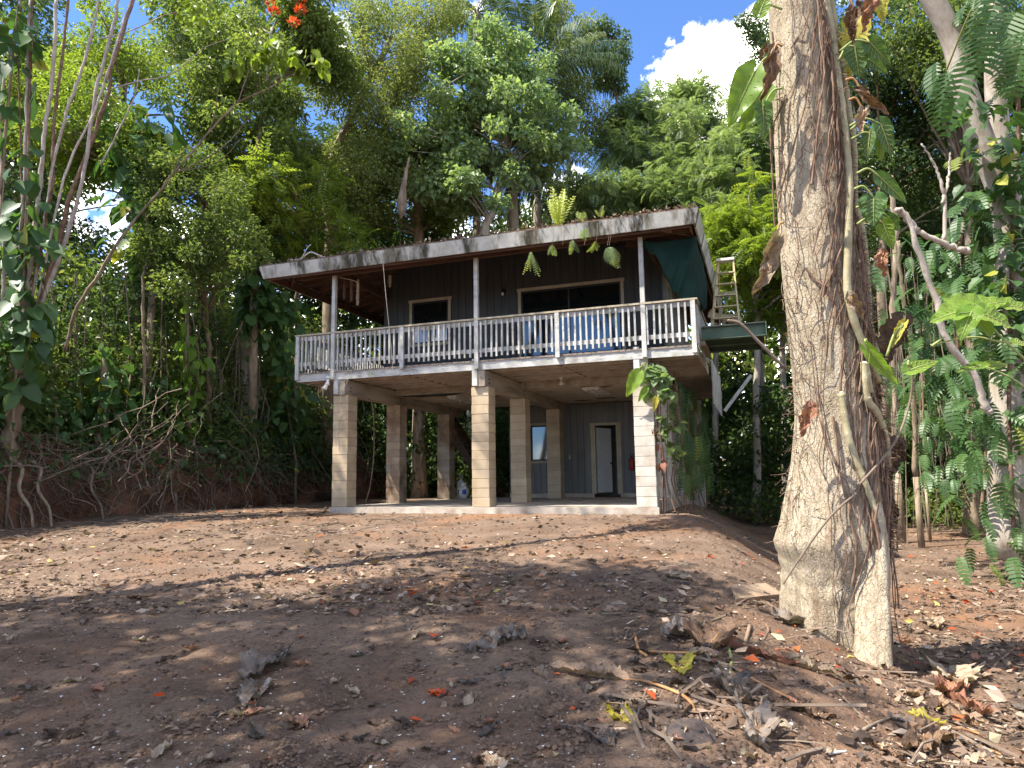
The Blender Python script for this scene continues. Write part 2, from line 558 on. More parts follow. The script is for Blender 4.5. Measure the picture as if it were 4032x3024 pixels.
mt['litter'] = leafmat('leaf_litter', [(.055, .04, .032), (.12, .085, .062), (.2, .14, .1), (.29, .21, .15), (.4, .32, .24), (.34, .31, .1), (.45, .09, .03)],
                       [0, .3, .55, .75, .93, .975, 1], trans=.08, rough=.85, spec=.15)
mt['chip'] = leafmat('pale_chip', [(.5, .48, .44), (.7, .69, .66)], trans=0, rough=.6)
mt['clod'] = leafmat('soil_clod', [(.075, .05, .036), (.125, .083, .058), (.18, .12, .085)], trans=0, rough=.95, spec=.1)
mt['petiole'] = M('orange_petiole', [(.3, .15, .06), (.42, .23, .1)], 9, rough=.6, bump=.1)
mt['petiole_green'] = M('green_petiole', [(.2, .25, .07), (.3, .33, .12)], 9, rough=.6, bump=.1)


def glass():
    m = bpy.data.materials.new('window_glass')
    m.use_nodes = True
    p = m.node_tree.nodes['Principled BSDF']
    p.inputs['Base Color'].default_value = (.006, .008, .009, 1)
    p.inputs['Roughness'].default_value = .04
    p.inputs['IOR'].default_value = 1.9
    return m


mt['glass'] = glass()


# ------------------------------------------------------------------ ground and bank
def ground_z(x, y):
    x, y = np.asarray(x, float), np.asarray(y, float)
    t = np.clip((-.4 - y) / 13.6, 0, 3)
    z = -.14 - .88 * np.where(t < 1, t * .8 + .2 * t * t, 1 + .25 * (t - 1))
    crest = 7.9 + .115 * np.clip(-y, 0, 9) - .12 * np.clip(y, 0, 20)
    drop = sstep(0, 2.3, x - crest)
    z = z * (1 - drop) + drop * np.minimum(z - .1, -1.12 + .012 * np.clip(y, 0, 60))
    z = z + sstep(16, 26, x) * 1.6 + .05 * np.clip(y - 22, 0, 60) + sstep(-6.2, -9, x) * 0.4
    z = z + .10 * fbm(x * .5, y * .5, 3, 1) * sstep(-.2, -2.5, y) + .05 * fbm(x * 2.1, y * 2.1, 3, 5) * sstep(0, -1.5, y)
    return z


def gp(u, v):
    """where the view through a picture point meets the ground"""
    d = ray(u, v)
    t = np.linspace(2.5, 60, 1800)
    P = CAM + t[:, None] * d
    h = P[:, 2] - ground_z(P[:, 0], P[:, 1])
    i = np.argmax(h < 0)
    if h[i] >= 0:
        i = len(t) - 1
    return P[i]


def sinh_axis(c, Rr, b, n):
    u = np.linspace(-1, 1, n)
    return c + Rr * np.sinh(b * u) / np.sinh(b)


gx = sinh_axis(8.2, 320, 6.6, 560)
gy = sinh_axis(-8.8, 320, 6.6, 620)
GX, GY = np.meshgrid(gx, gy)
GZ = ground_z(GX, GY)
near = np.exp(-((GX - 7) ** 2 + (GY + 7) ** 2) / 160)
GZ += near * (.045 * fbm(GX * 6, GY * 6, 3, 9) + .026 * fbm(GX * 19, GY * 19, 3, 14) + .02 * np.clip(fbm(GX * 9, GY * 9, 2, 21), .08, 1))
mb = MB().grid(np.stack([GX, GY, GZ], -1))
kind(mb.build('ground', mt['dirt'], smooth=True), 'structure')

# cut soil bank along the left of the clearing
L_ = np.linspace(-16, 34, 240)
T_ = np.linspace(0, 1, 40)
B = np.zeros((240, 40, 3))
for i, s in enumerate(L_):
    bx = -5.3 + .35 * math.sin(s * .55) + .12 * math.sin(s * 1.9 + 1) + (sstep(11, 30, s) * 9)
    hgt = 1.35 + .25 * math.sin(s * .4 + 2) + .15 * math.sin(s * 1.3)
    for j, t in enumerate(T_):
        if t < .6:
            k = t / .6
            x, z = bx - .55 * k ** 1.4 + .18 * math.sin(k * 3.1), -.55 + (hgt + .55) * k
        else:
            k = (t - .6) / .4
            x, z = bx - .55 - 22 * k ** 1.7, hgt + .35 * k ** .4 + 2.2 * k ** 1.6
        B[i, j] = (x, s, z)
B[..., 0] += .5 * fbm(B[..., 1] * 1.3, B[..., 2] * 1.7 + B[..., 0] * .3, 4, 33)
B[..., 2] += .35 * fbm(B[..., 0] * .9, B[..., 1] * .9, 4, 37)
kind(MB().grid(B).build('dirt_bank', mt['bank'], smooth=True), 'structure')
BANKX = lambda y: -5.3 + .35 * math.sin(y * .55) + .12 * math.sin(y * 1.9 + 1)

# ------------------------------------------------------------------ the house
house = thing('stilt_house', 'weathered house on block columns with white railed balcony and mossy hip roof', 'house')
XD, XG, YB, YC, H, YW, YU = 3.51, 7.03, 2.49, 5.63, 2.58, 6.75, 2.4
DX0, DX1, DY0 = -.98, 8.34, -.09
ZB, ZD = 2.94, 3.15


def cbox(sx, sy, sz, c, name):
    """chamfered block centred on the origin"""
    V, idx = [], {}
    for a in (-1, 1):
        for b in (-1, 1):
            for d in (-1, 1):
                for ax in range(3):
                    p = [a * (sx / 2 - c), b * (sy / 2 - c), d * (sz / 2 - c)]
                    p[ax] += (a, b, d)[ax] * c
                    idx[(a, b, d, ax)] = len(V)
                    V.append(p)
    Q, T = [], []
    for ax in range(3):
        o = [i for i in range(3) if i != ax]
        for s in (-1, 1):
            ring = []
            for (m, n) in ((-1, -1), (1, -1), (1, 1), (-1, 1)):
                k = [0, 0, 0]
                k[ax], k[o[0]], k[o[1]] = s, m, n
                ring.append(idx[(*k, ax)])
            Q.append(ring)
    for ax in range(3):          # edges along ax
        o = [i for i in range(3) if i != ax]
        for m in (-1, 1):
            for n in (-1, 1):
                k0, k1 = [0, 0, 0], [0, 0, 0]
                k0[ax], k0[o[0]], k0[o[1]] = -1, m, n
                k1[ax], k1[o[0]], k1[o[1]] = 1, m, n
                Q.append([idx[(*k0, o[0])], idx[(*k1, o[0])], idx[(*k1, o[1])], idx[(*k0, o[1])]])
    for a in (-1, 1):
        for b in (-1, 1):
            for d in (-1, 1):
                T.append([idx[(a, b, d, 0)], idx[(a, b, d, 1)], idx[(a, b, d, 2)]])
    return mesh_np(name, V, [np.array(Q), np.array(T)])


NC = 13
CH = H / NC
block_me = {}
for k in ('block', 'block_stained', 'block_white'):
    block_me[k] = [cbox(.398 + .004 * i, .4, CH - .007, .005, 'block') for i in range(2)]
    for m_ in block_me[k]:
        m_.materials.append(mt[k])


def column(x, y, kind_, low=.15):
    c = MB().box(x + .012, x + .388, y + .012, y + .388, -low, H).build('column', mt['mortar'], house)
    for k in range(NC + 1):
        zc = (k - .5) * CH
        b = obj('block', block_me[kind_][k % 2], None, c)
        b.location = (x + .2 + random.uniform(-.003, .003), y + .2 + random.uniform(-.003, .003), zc)
        if k == 0:
            b.scale.z = .85
    return c


for x, y, k in ((0, 0, 'block'), (0, YB, 'block_stained'), (0, YC, 'block_stained'), (XD, 0, 'block'), (XD, YB, 'block'), (XD, YC, 'block'),
                (XG, 0, 'block_white'), (XG, YB, 'block_white'), (XG, YC, 'block_white')):
    column(x, y, k)

MB().box(-.02, 7.47, -.05, 7.0, -.5, -.004).build('slab', mt['concrete'], house)
s_ = MB().box(7.0, 7.45, .42, 2.46, -.4, .12).box(7.0, 7.45, 2.92, 5.6, -.4, .1).build('curb', mt['concrete'], house)
# beams on the column rows, with bolts
for i, x in enumerate((0, XD, XG)):
    b = MB().box(x + .065, x + .335, -.06, YW - .02, H + .004, ZB - .004).build('beam', mt['beam'], house)
    for y in (.18, 2.62, 5.8):
        for z in (2.68, 2.76):
            MB().tube([(x + .33, y, z), (x + .36, y, z)], .014, 6).build('bolt', mt['black'], b)
    MB().box(x + .05, x + .17, -.085, -.064, H + .02, ZB + .25).build('strap', mt['white_paint'], b)

# deck: rim boards, joists, boards
deck = MB().box(DX0, DX1, DY0, DY0 + .045, ZB, ZD).build('deck', mt['white_paint'], house)
MB().box(DX0, DX0 + .04, DY0 + .047, 8.5, ZB, ZD).build('rim_board', mt['white_paint'], deck)
MB().box(DX1 - .04, DX1, DY0 + .047, 8.5, ZB, ZD).build('rim_board', mt['beam'], deck)
jz1 = ZD - .045
y = .33
while y < YU:
    MB().box(DX0 + .045, DX1 - .045, y, y + .042, ZB + .01, jz1).build('joist', mt['joist'], deck)
    y += .36
y = YU + .15
while y < 8.4:
    MB().box(7.45, DX1 - .045, y, y + .042, ZB + .01, jz1).build('joist', mt['joist'], deck)
    MB().box(DX0 + .045, -.0, y, y + .042, ZB + .01, jz1).build('joist', mt['joist'], deck)
    y += .36
for x in (1.83, 5.45):
    MB().bar((x, .1, ZB + .03), (x + .12, 2.3, ZB + .03), .035, .035).build('bridging_strip', mt['raw_wood'], deck)
nb = 66
bw = (DX1 - DX0) / nb
bm = MB().box(-bw / 2 + .006, bw / 2 - .006, 0, YU - DY0 + .03, 0, .036).mesh('deck_board')
bm.materials.append(mt['deck'])
for i in range(nb):
    b = obj('deck_board', bm, None, deck)
    b.location = (DX0 + (i + .5) * bw, DY0 - .022 + random.uniform(-.006, .006), jz1 + .004 + random.uniform(0, .003))
bm2 = MB().box(0, .88, -.058, .058, 0, .036).mesh('deck_board')
bm2.materials.append(mt['deck'])
for i in range(44):
    for x in (7.45, DX0 + .02):
        b = obj('deck_board', bm2, None, deck)
        b.location = (x, YU + .1 + i * .14 + random.uniform(-.008, .008), jz1 + .004)
        b.rotation_euler.z = random.uniform(-.012, .012)
MB().box(.0, 7.41, YU + .02, 8.6, ZB + .06, ZD).build('floor', mt['dark_gap'], house)

# railing
rail = MB().box(DX0 - .03, DX1 + .05, DY0 - .075, DY0 + .07, 4.035, 4.072).build('railing', mt['tan_trim'], house)
MB().box(DX0 + .02, DX1 - .02, DY0 - .012, DY0 + .024, 3.925, 4.03).build('upper_rail', mt['white_paint'], rail)
MB().box(DX0 + .02, DX1 - .02, DY0 - .012, DY0 + .024, 3.315, 3.405).build('lower_rail', mt['white_paint'], rail)
MB().box(DX0 - .03, DX0 + .09, DY0 + .075, 8.4, 4.035, 4.07).build('cap_rail', mt['tan_trim'], rail)
MB().box(DX1 - .09, DX1 + .05, DY0 + .075, 3.2, 4.035, 4.07).build('cap_rail', mt['tan_trim'], rail)
for x0 in (DX0 + .02, DX1 - .055):
    y1 = 8.4 if x0 < 0 else 3.2
    MB().box(x0, x0 + .035, DY0 + .05, y1, 3.925, 4.03).build('upper_rail', mt['white_paint'], rail)
    MB().box(x0, x0 + .035, DY0 + .05, y1, 3.315, 3.405).build('lower_rail', mt['white_paint'], rail)
bal = MB().box(-.019, .019, -.02, .02, 0, .80).mesh('baluster')
bal.materials.append(mt['white_paint'])
rposts = (DX0 + .045, .05, 1.87, 3.69, 5.52, 7.32, DX1 - .045)
x = DX0 + .16
while x < DX1 - .1:
    if min(abs(x - q) for q in rposts) > .075:
        b = obj('baluster', bal, None, rail)
        b.location = (x + random.uniform(-.006, .006), DY0 - .034, 3.215 + random.uniform(-.012, .012))
        b.rotation_euler = (random.uniform(-.01, .01), random.uniform(-.014, .014), 0)
    x += .1245
for x0, y1 in ((DX0 - .004, 8.3), (DX1 + .004, 3.1)):
    y = .14
    while y < y1:
        b = obj('baluster', bal, None, rail)
        b.location = (x0, y, 3.215)
        b.rotation_euler = (random.uniform(-.012, .012), 0, 0)
        y += .1245
for x in (rposts[0], 1.87, 5.52, rposts[-1]):
    MB().box(x - .045, x + .045, DY0 - .075, DY0 - .015, 3.08 if x in (1.87, 5.52) else 2.98, 4.03).build('rail_post', mt['white_paint'], rail)
# roof posts
for x in (.05, 3.69, 7.32):
    MB().box(x - .045, x + .045, DY0 - .07, DY0 + .02, 2.96, 5.44).build('roof_post', mt['white_paint'], house)

# hip roof
EX0, EX1, EY0, EY1, ZT, PIT = -1.70, 8.52, -.66, 10.1, 5.69, .27
HW = (EX1 - EX0) / 2


def roof_z(x, y):
    return ZT + PIT * min(x - EX0, EX1 - x, y - EY0, EY1 - y)


rp = [(EX0, EY0, ZT), (EX1, EY0, ZT), (EX1, EY1, ZT), (EX0, EY1, ZT), (EX0 + HW, EY0 + HW, ZT + PIT * HW), (EX0 + HW, EY1 - HW, ZT + PIT * HW)]
rv = [(a, b, c) for a, b, c in rp] + [(a, b, c + .05) for a, b, c in rp]
roof = obj('roof', mesh_np('roof', rv, [np.array([(0, 3, 5, 4), (1, 4, 5, 2), (6, 10, 11, 9), (7, 8, 11, 10), (0, 1, 7, 6), (1, 2, 8, 7), (2, 3, 9, 8), (3, 0, 6, 9)]),
                                        np.array([(0, 4, 1), (3, 2, 5), (6, 7, 10), (9, 11, 8)])]), mt['soffit'], house)
mt['moss_roof'] = M('mossy_shingle', [(.05, .04, .03), (.12, .09, .06), (.2, .17, .11)], 3, rough=.95, bump=.6, bscale=12, stain=((.1, .12, .03), 1.5, .5, .65, (1, 1, 1)))
FT, FB, TI = ZT + .02, ZT - .265, .075


def fascia(a, b, nin, m):
    """mitred board leaning in at the bottom; a,b top outer corners, nin inward normal"""
    a, b, n = np.array(a), np.array(b), np.array(nin)
    d = nrm(b - a)
    lo_a, lo_b = a + n * TI + d * TI, b + n * TI - d * TI
    P = [lo_a, lo_b, lo_b + n * .035 - d * .035, lo_a + n * .035 + d * .035]
    P = [(*p[:2], FB) for p in P] + [(*p[:2], FT) for p in (a, b, b + n * .035 - d * .035, a + n * .035 + d * .035)]
    return MB().hexa(P).build('fascia_board', m, roof)


e = .012
fascia((EX0 - e, EY0 - e, 0), (EX1 + e, EY0 - e, 0), (0, 1, 0), mt['fascia'])
fascia((EX1 + e, EY0 - e, 0), (EX1 + e, EY1, 0), (-1, 0, 0), mt['fascia'])
fascia((EX0 - e, EY1, 0), (EX0 - e, EY0 - e, 0), (1, 0, 0), mt['fascia'])
# second brown board behind the fascia, then soffit planks parallel to the eave and rafters across them
MB().bar((EX0 + .16, EY0 + .17, ZT - .2), (EX1 - .16, EY0 + .17, ZT - .2), .035, .19).build('sub_fascia', mt['brown_wood'], roof)
MB().bar((EX0 + .17, EY0 + .2, ZT - .2), (EX0 + .17, EY1 - .2, ZT - .2), .035, .19).build('sub_fascia', mt['brown_wood'], roof)
MB().bar((EX1 - .17, EY0 + .2, ZT - .2), (EX1 - .17, EY1 - .2, ZT - .2), .035, .19).build('sub_fascia', mt['brown_wood'], roof)
for k in range(16):
    d0, d1 = .19 + k * .19, .19 + k * .19 + .178
    z0, z1 = ZT + PIT * d0 - .03, ZT + PIT * d1 - .03
    ja = random.uniform(-.004, .004)
    z0, z1 = z0 + ja, z1 + ja
    for side in range(3):
        if side == 0:
            Q = [(EX0 + d0 + .03, EY0 + d0, z0), (EX1 - d0 - .03, EY0 + d0, z0), (EX1 - d1 - .03, EY0 + d1, z1), (EX0 + d1 + .03, EY0 + d1, z1)]
        elif side == 1:
            Q = [(EX0 + d0, EY0 + d0, z0), (EX0 + d1, EY0 + d1, z1), (EX0 + d1, EY1 - d1, z1), (EX0 + d0, EY1 - d0, z0)]
        else:
            Q = [(EX1 - d0, EY0 + d0, z0), (EX1 - d0, EY1 - d0, z0), (EX1 - d1, EY1 - d1, z1), (EX1 - d1, EY0 + d1, z1)]
        MB().hexa(Q + [(a, b, c + .018) for a, b, c in Q]).build('soffit_board', mt['soffit'], roof)


def rafter(x0, y0, x1, y1, name='rafter'):
    MB().bar((x0, y0, roof_z(x0, y0) - .1), (x1, y1, roof_z(x1, y1) - .1), .042, .13).build(name, mt['brown_wood'], roof)


for x in np.arange(EX0 + 1.0, EX1 - .9, .61):
    dd = min(x - EX0, EX1 - x, 3.1)
    rafter(x, EY0 + .19, x, EY0 + dd)
for y in np.arange(EY0 + 1.0, EY1 - .8, .61):
    dd = min(y - EY0, EY1 - y, 1.9)
    rafter(EX0 + .19, y, EX0 + dd, y)
    rafter(EX1 - .19, y, EX1 - dd, y)
rafter(EX0 + .2, EY0 + .2, EX0 + 3.1, EY0 + 3.1, 'hip_rafter')
rafter(EX1 - .2, EY0 + .2, EX1 - 3.1, EY0 + 3.1, 'hip_rafter')
MB().bar((EX0 + .9, EY0 + .15, FB + .06), (EX0 + .18, EY0 + 1.0, FB + .06), .04, .09).build('corner_brace', mt['brown_wood'], roof)
MB().bar((EX1 - .95, EY0 + .15, FB + .06), (EX1 - .18, EY0 + .95, FB + .06), .03, .05).build('corner_brace', mt['raw_wood'], roof)
MB().box(DX0, DX1, -.13, -.05, 5.44, 5.64).build('header_beam', mt['brown_wood'], house)
for x in (.05, 7.36):
    MB().box(x - .045, x + .045, -.04, YU, 5.45, 5.66).build('side_header', mt['brown_wood'], house)

# upper walls: grooved boards over dark backing
WX0, WX1 = -.05, 7.41
GAPS_U = [(.80, 1.86, 4.16, 5.28), (3.88, 6.42, 3.16, 5.28)]
GAPS_L = [(2.66, 3.24, 1.12, 2.2), (4.63, 5.41, .0, 2.13)]


def board_wall(name, x0, x1, y, z0, ztop, gaps, m, pitch=.2):
    back = MB()
    xs = [x0] + sorted(sum(([a, b] for a, b, _, _ in gaps), [])) + [x1]
    for a, b in zip(xs[:-1], xs[1:]):
        g = [q for q in gaps if abs(q[0] - a) < 1e-6]
        zt = min(ztop(a), ztop(b)) - .02
        if g:
            if g[0][2] > z0 + .05:
                back.box(a, b, y + .02, y + .1, z0, g[0][2])
            back.box(a, b, y + .02, y + .1, g[0][3], zt)
        else:
            back.box(a, b, y + .02, y + .1, z0, zt)
    w = back.build(name, mt['dark_gap'], house)
    x = x0
    while x < x1 - .02:
        a, b = x + .005, min(x + pitch, x1) - .005
        segs = [(z0 + .004, min(ztop(a), ztop(b)) - .015)]
        for g0, g1, h0, h1 in gaps:
            if b > g0 and a < g1:
                new = []
                for s0, s1 in segs:
                    if a >= g0 - 1e-3 and b <= g1 + 1e-3:
                        new += [(s0, h0), (h1, s1)]
                    else:
                        new += [(s0, s1)]
                segs = new
                if not (a >= g0 - 1e-3 and b <= g1 + 1e-3):
                    if a < g0:
                        b2 = g0
                        if h1 < segs[0][1]:
                            MB().box(g0 + .001, b, y, y + .018, h1, segs[0][1]).build('siding_board', m, w)
                            if h0 > segs[0][0] + .02:
                                MB().box(g0 + .001, b, y, y + .018, segs[0][0], h0).build('siding_board', m, w)
                        b = b2
                    else:
                        if h1 < segs[0][1]:
                            MB().box(a, g1 - .001, y, y + .018, h1, segs[0][1]).build('siding_board', m, w)
                            if h0 > segs[0][0] + .02:
                                MB().box(a, g1 - .001, y, y + .018, segs[0][0], h0).build('siding_board', m, w)
                        a = g1
        for s0, s1 in segs:
            if s1 - s0 > .02 and b - a > .01:
                MB().box(a, b, y, y + .018, s0, s1).build('siding_board', m, w)
        x += pitch
    return w


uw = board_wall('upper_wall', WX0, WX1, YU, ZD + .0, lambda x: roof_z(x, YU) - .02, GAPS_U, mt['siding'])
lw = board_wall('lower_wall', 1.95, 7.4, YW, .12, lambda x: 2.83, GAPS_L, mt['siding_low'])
MB().box(1.95, 4.62, YW + .0, YW + .12, -.05, .115).box(5.42, 7.4, YW, YW + .12, -.05, .115).build('sill_curb', mt['concrete'], lw)
# side walls
sw = MB().box(WX1 - .1, WX1 - .02, YU + .11, 8.6, ZD, 6.05).build('side_wall', mt['dark_gap'], house)
y = YU + .0
while y < 8.5:
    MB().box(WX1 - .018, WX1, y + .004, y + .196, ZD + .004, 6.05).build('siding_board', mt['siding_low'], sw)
    y += .2
MB().box(WX1 + .002, WX1 + .03, 3.0, 3.09, ZD, 5.3).box(WX1 + .002, WX1 + .03, 3.9, 3.99, ZD, 5.3).box(WX1 + .002, WX1 + .03, 2.95, 4.04, 5.302, 5.39).build('door_frame', mt['tan_trim'], sw)
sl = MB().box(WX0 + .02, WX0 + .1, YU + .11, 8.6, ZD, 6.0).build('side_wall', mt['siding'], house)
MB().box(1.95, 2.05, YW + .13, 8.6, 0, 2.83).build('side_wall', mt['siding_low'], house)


def window(gap, y, tr, mull=None, wood=None, name='window', sill=True):
    x0, x1, z0, z1 = gap
    w = MB().box(x0, x0 + .04, y - .01, y + .06, z0, z1).box(x1 - .04, x1, y - .01, y + .06, z0, z1) \
        .box(x0 + .04, x1 - .04, y - .01, y + .06, z1 - .04, z1).box(x0 + .04, x1 - .04, y - .01, y + .06, z0, z0 + .04).build(name, mt['black'], house)
    xs = [x0 + .04] + ([mull - .02, mull + .02] if mull else []) + [x1 - .04]
    for i in range(0, len(xs), 2):
        MB().box(xs[i], xs[i + 1], y + .03, y + .036, z0 + .04, z1 - .04).build('pane', mt['glass'], w)
    if mull:
        MB().box(mull - .02, mull + .02, y + .005, y + .05, z0 + .04, z1 - .04).build('mullion', mt['black'], w)
    t = MB().box(x0 - .075, x0 - .002, y - .022, y - .002, z0 - (.07 if sill else 0), z1).box(x1 + .002, x1 + .075, y - .022, y - .002, z0 - (.07 if sill else 0), z1)
    t.box(x0 - .1, x1 + .1, y - .025, y - .002, z1 + .002, z1 + .08)
    if sill:
        t.box(x0 - .07, x1 + .07, y - .03, y - .002, z0 - .075, z0 - .003)
    t.build('frame', tr, w)
    return w


w1 = window(GAPS_U[0], YU, mt['tan_trim'])
MB().box(.86, 1.8, YU + .02, YU + .028, 4.62, 4.66).build('sash_rail', mt['black'], w1)
window(GAPS_U[1], YU, mt['tan_trim'], mull=5.12, name='sliding_door', sill=False)
window(GAPS_L[0], YW, mt['tan_trim'])
# lower doorway, door leaf ajar, room behind
fr = MB().box(4.63, 4.70, YW - .02, YW + .1, .1, 2.13).box(5.34, 5.41, YW - .02, YW + .1, .1, 2.13).box(4.55, 5.49, YW - .026, YW + .1, 2.132, 2.21) \
    .box(4.56, 4.628, YW - .024, YW - .002, .12, 2.13).box(5.412, 5.48, YW - .024, YW - .002, .12, 2.13).build('door_frame', mt['tan_trim'], house)
dl = MB().box(0, .74, -.02, .02, .13, 2.08).build('door', mt['door_white'], house)
dl.location = (4.72, YW + .13, 0)
dl.rotation_euler.z = R(68)
MB().box(.66, .7, -.05, -.022, .98, 1.04).build('handle', mt['rust'], dl)
MB().box(.4, .41, -.023, -.0205, .72, .86).box(.42, .43, -.023, -.0205, 1.3, 1.38).build('mark', mt['rust'], dl)
MB().box(2.1, 7.4, YW + 1.75, YW + 1.85, 0, 2.8).build('room_wall', mt['siding_low'], house)
MB().box(4.2, 6.0, YW + 1.1, YW + 1.3, 1.72, 1.76).box(4.2, 6.0, YW + 1.1, YW + 1.3, 1.3, 1.34).build('shelf', mt['raw_wood'], house)
# porch ceiling with cracked panels
MB().box(.34, XD + .06, YU - .02, YU + .045, 2.80, ZB + .1).box(XD + .34, XG + .06, YU - .02, YU + .045, 2.80, ZB + .1).build('ceiling_trim', mt['beam'], house)
ceil = MB().box(.0, 7.42, YU + .05, YW - .03, 2.83, 2.855).build('ceiling', mt['ceiling'], house)
rs = np.random.default_rng(5)
for i in range(16):
    cx, cy = rs.uniform(.5, 3.2), rs.uniform(2.6, 5.5)
    a = rs.uniform(0, 6.3)
    l = rs.uniform(.06, .2)
    V = np.array([(cx, cy, 2.828), (cx + l * math.cos(a), cy + l * math.sin(a), 2.828), (cx + .8 * l * math.cos(a + 1), cy + .8 * l * math.sin(a + 1), 2.828 - rs.uniform(.05, .18))])
    mesh = mesh_np('peeling_flake', np.vstack([V, V + (0.01, .004, .004)]), [np.array([(0, 1, 2), (5, 4, 3)]), np.array([(0, 1, 4, 3), (1, 2, 5, 4), (2, 0, 3, 5)])])
    obj('peeling_flake', mesh, mt['ceiling'], ceil)
for cx, cy, rx in ((4.55, 5.9, .28), (5.3, 5.6, .33), (1.2, 2.75, .9)):
    n = 18
    th = np.linspace(0, 2 * np.pi, n, endpoint=False)
    rr = rx * (.7 + .5 * rs.random(n))
    V = [(cx, cy, 2.826)] + [(cx + r_ * math.cos(t), cy + .45 * r_ * math.sin(t), 2.826) for r_, t in zip(rr, th)]
    obj('ceiling_hole', mesh_np('ceiling_hole', V, np.array([(0, 1 + (i + 1) % n, 1 + i) for i in range(n)])), mt['dark_gap'], ceil)

# outside stair behind the open bay
stair = thing('stair', 'dark wooden stair climbing behind the open bay of the house', 'stair', (0.4, 8.2, 0))
a0, a1 = np.array((-1.1, 8.0, 2.95)), np.array((.9, 8.0, -.1))
for yy in (8.0, 8.95):
    MB().bar(a0 + (0, yy - 8, 0), a1 + (0, yy - 8, 0), .045, .26).build('stringer', mt['brown_wood'], stair)
for k in range(13):
    q = a0 + (a1 - a0) * (k + .7) / 13.6
    MB().box(q[0] - .13, q[0] + .14, 8.03, 8.92, q[2] - .02, q[2] + .02).build('tread', mt['brown_wood'], stair)
settle(stair)

# green steel landing beams at the right end of the deck
def ibeam(y, z0, z1, x0, x1):
    MB().box(x0, x1, y - .006, y + .006, z0 + .014, z1 - .014).box(x0, x1, y - .075, y + .075, z1 - .014, z1).box(x0, x1, y - .075, y + .075, z0, z0 + .014).build('landing_beam', mt['steel_green'], house)


ibeam(.36, 3.3, 3.56, DX1 + .06, 9.62)
ibeam(1.12, 3.3, 3.555, DX1 + .06, 9.6)
ibeam(1.9, 3.3, 3.555, DX1 + .06, 9.55)
MB().box(9.625, 9.64, .25, 2.0, 3.29, 3.57).build('landing_end_plate', mt['steel_green'], house)
for yy in np.arange(.3, 2.0, .29):
    MB().box(DX1 + .08, 9.6, yy, yy + .26, 3.564, 3.58).build('landing_plank', mt['deck'], house)
MB().bar((8.42, .36, 3.25), (8.42, 2.0, 3.25), .09, .1).build('landing_ledger', mt['beam'], house)
# pale vertical boards closing the side deck further back
for i in range(17):
    yy = 2.9 + i * .2
    MB().box(8.40, 8.43, yy, yy + .188, 2.25 + .03 * math.sin(i * 2.3), 3.3).build('skirt_board', mt['white_paint'], house)
MB().bar((8.5, 6.1, 2.35), (9.25, 6.4, 3.35), .05, .09).build('skirt_brace', mt['white_paint'], house)
for yy in (6.8, 8.2):
    MB().box(7.5, 7.72, yy, yy + .14, -.9, 2.9).build('rear_post', mt['white_paint'], house)
MB().box(7.52, 7.56, 3.35, 3.43, -.5, 2.9).build('down_pipe', mt['white_paint'], house)

# things fixed to the house
t = thing('porch_light', 'small black wall light with bare bulb beside the wide upper window', 'light', (3.42, YU, 5.3))
MB().tube([(3.42, YU, 5.36), (3.42, YU - .05, 5.36)], .06, 12).build('base', mt['black'], t)
MB().tube([(3.42, YU - .05, 5.36), (3.42, YU - .09, 5.32), (3.42, YU - .1, 5.29)], .035, 10).build('socket', mt['black'], t)
MB().tube([(3.42, YU - .1, 5.29), (3.42, YU - .1, 5.26), (3.42, YU - .1, 5.22), (3.42, YU - .1, 5.2)], [.018, .035, .03, .01], 10).build('bulb', mt['bulb'], t, True)
settle(t)


def flood(x, y, z, label, heads):
    t = thing('flood_light', label, 'light', (x, y, z))
    MB().tube([(x, y, z + .04), (x, y, z)], .06, 12).build('base', mt['white_plastic'], t)
    for dx, dy, dz in heads:
        p0 = np.array((x, y, z))
        d = np.array((dx, dy, dz))
        MB().tube([p0, p0 + d * .35], .025, 8).build('arm', mt['white_plastic'], t)
        MB().tube([p0 + d * .35, p0 + d * .5, p0 + d * .8, p0 + d], [.03, .035, .05, .062], 12).build('lamp_head', mt['white_plastic'], t, True)
    settle(t)


flood(-.06, -.12, 2.98, 'white twin flood lamp hanging at the left end beam', [(-.02, -.03, -.16), (-.07, -.06, -.26)])
flood(5.02, 1.9, 2.93, 'single bulb socket under the deck between middle and end columns', [(.02, -.04, -.15)])


def tube_light(x0, x1, y0, y1, label):
    t = thing('strip_light', label, 'light', ((x0 + x1) / 2, (y0 + y1) / 2, 2.75))
    MB().box(x0, x1, y0, y1, 2.775, 2.828).build('housing', mt['white_plastic'], t)
    n = 3 if x1 - x0 > .35 else 2
    for k in range(n):
        xx = x0 + (x1 - x0) * (k + .5) / n
        MB().tube([(xx, y0 + .03, 2.755), (xx, y1 - .03, 2.755)], .018, 8).build('tube', mt['bulb'], t)
    settle(t)


tube_light(5.25, 5.68, 3.0, 4.4, 'wide fluorescent fixture on the stained ceiling near the doorway')
tube_light(1.5, 1.74, 3.1, 4.6, 'narrow fluorescent fixture on the peeling ceiling of the open bay')
t = thing('fire_extinguisher', 'red fire extinguisher on grey wall beside the lower doorway', 'extinguisher', (5.78, YW - .1, .77))
MB().tube([(5.78, YW - .1, z) for z in (.77, .79, 1.08, 1.13, 1.15)], [.06, .075, .075, .045, .025], 14).build('body', mt['red'], t, True)
MB().tube([(5.78, YW - .1, 1.15), (5.78, YW - .1, 1.2)], .025, 8).bar((5.73, YW - .1, 1.22), (5.85, YW - .1, 1.24), .02, .02).build('valve', mt['black'], t)
MB().tube([(5.8, YW - .1, 1.18), (5.87, YW - .12, 1.1), (5.87, YW - .12, .9)], .012, 6).build('hose', mt['black'], t)
settle(t)
t = thing('wall_switch', 'pale switch plate on the grey lower wall', 'switch', (3.9, YW, 1.15))
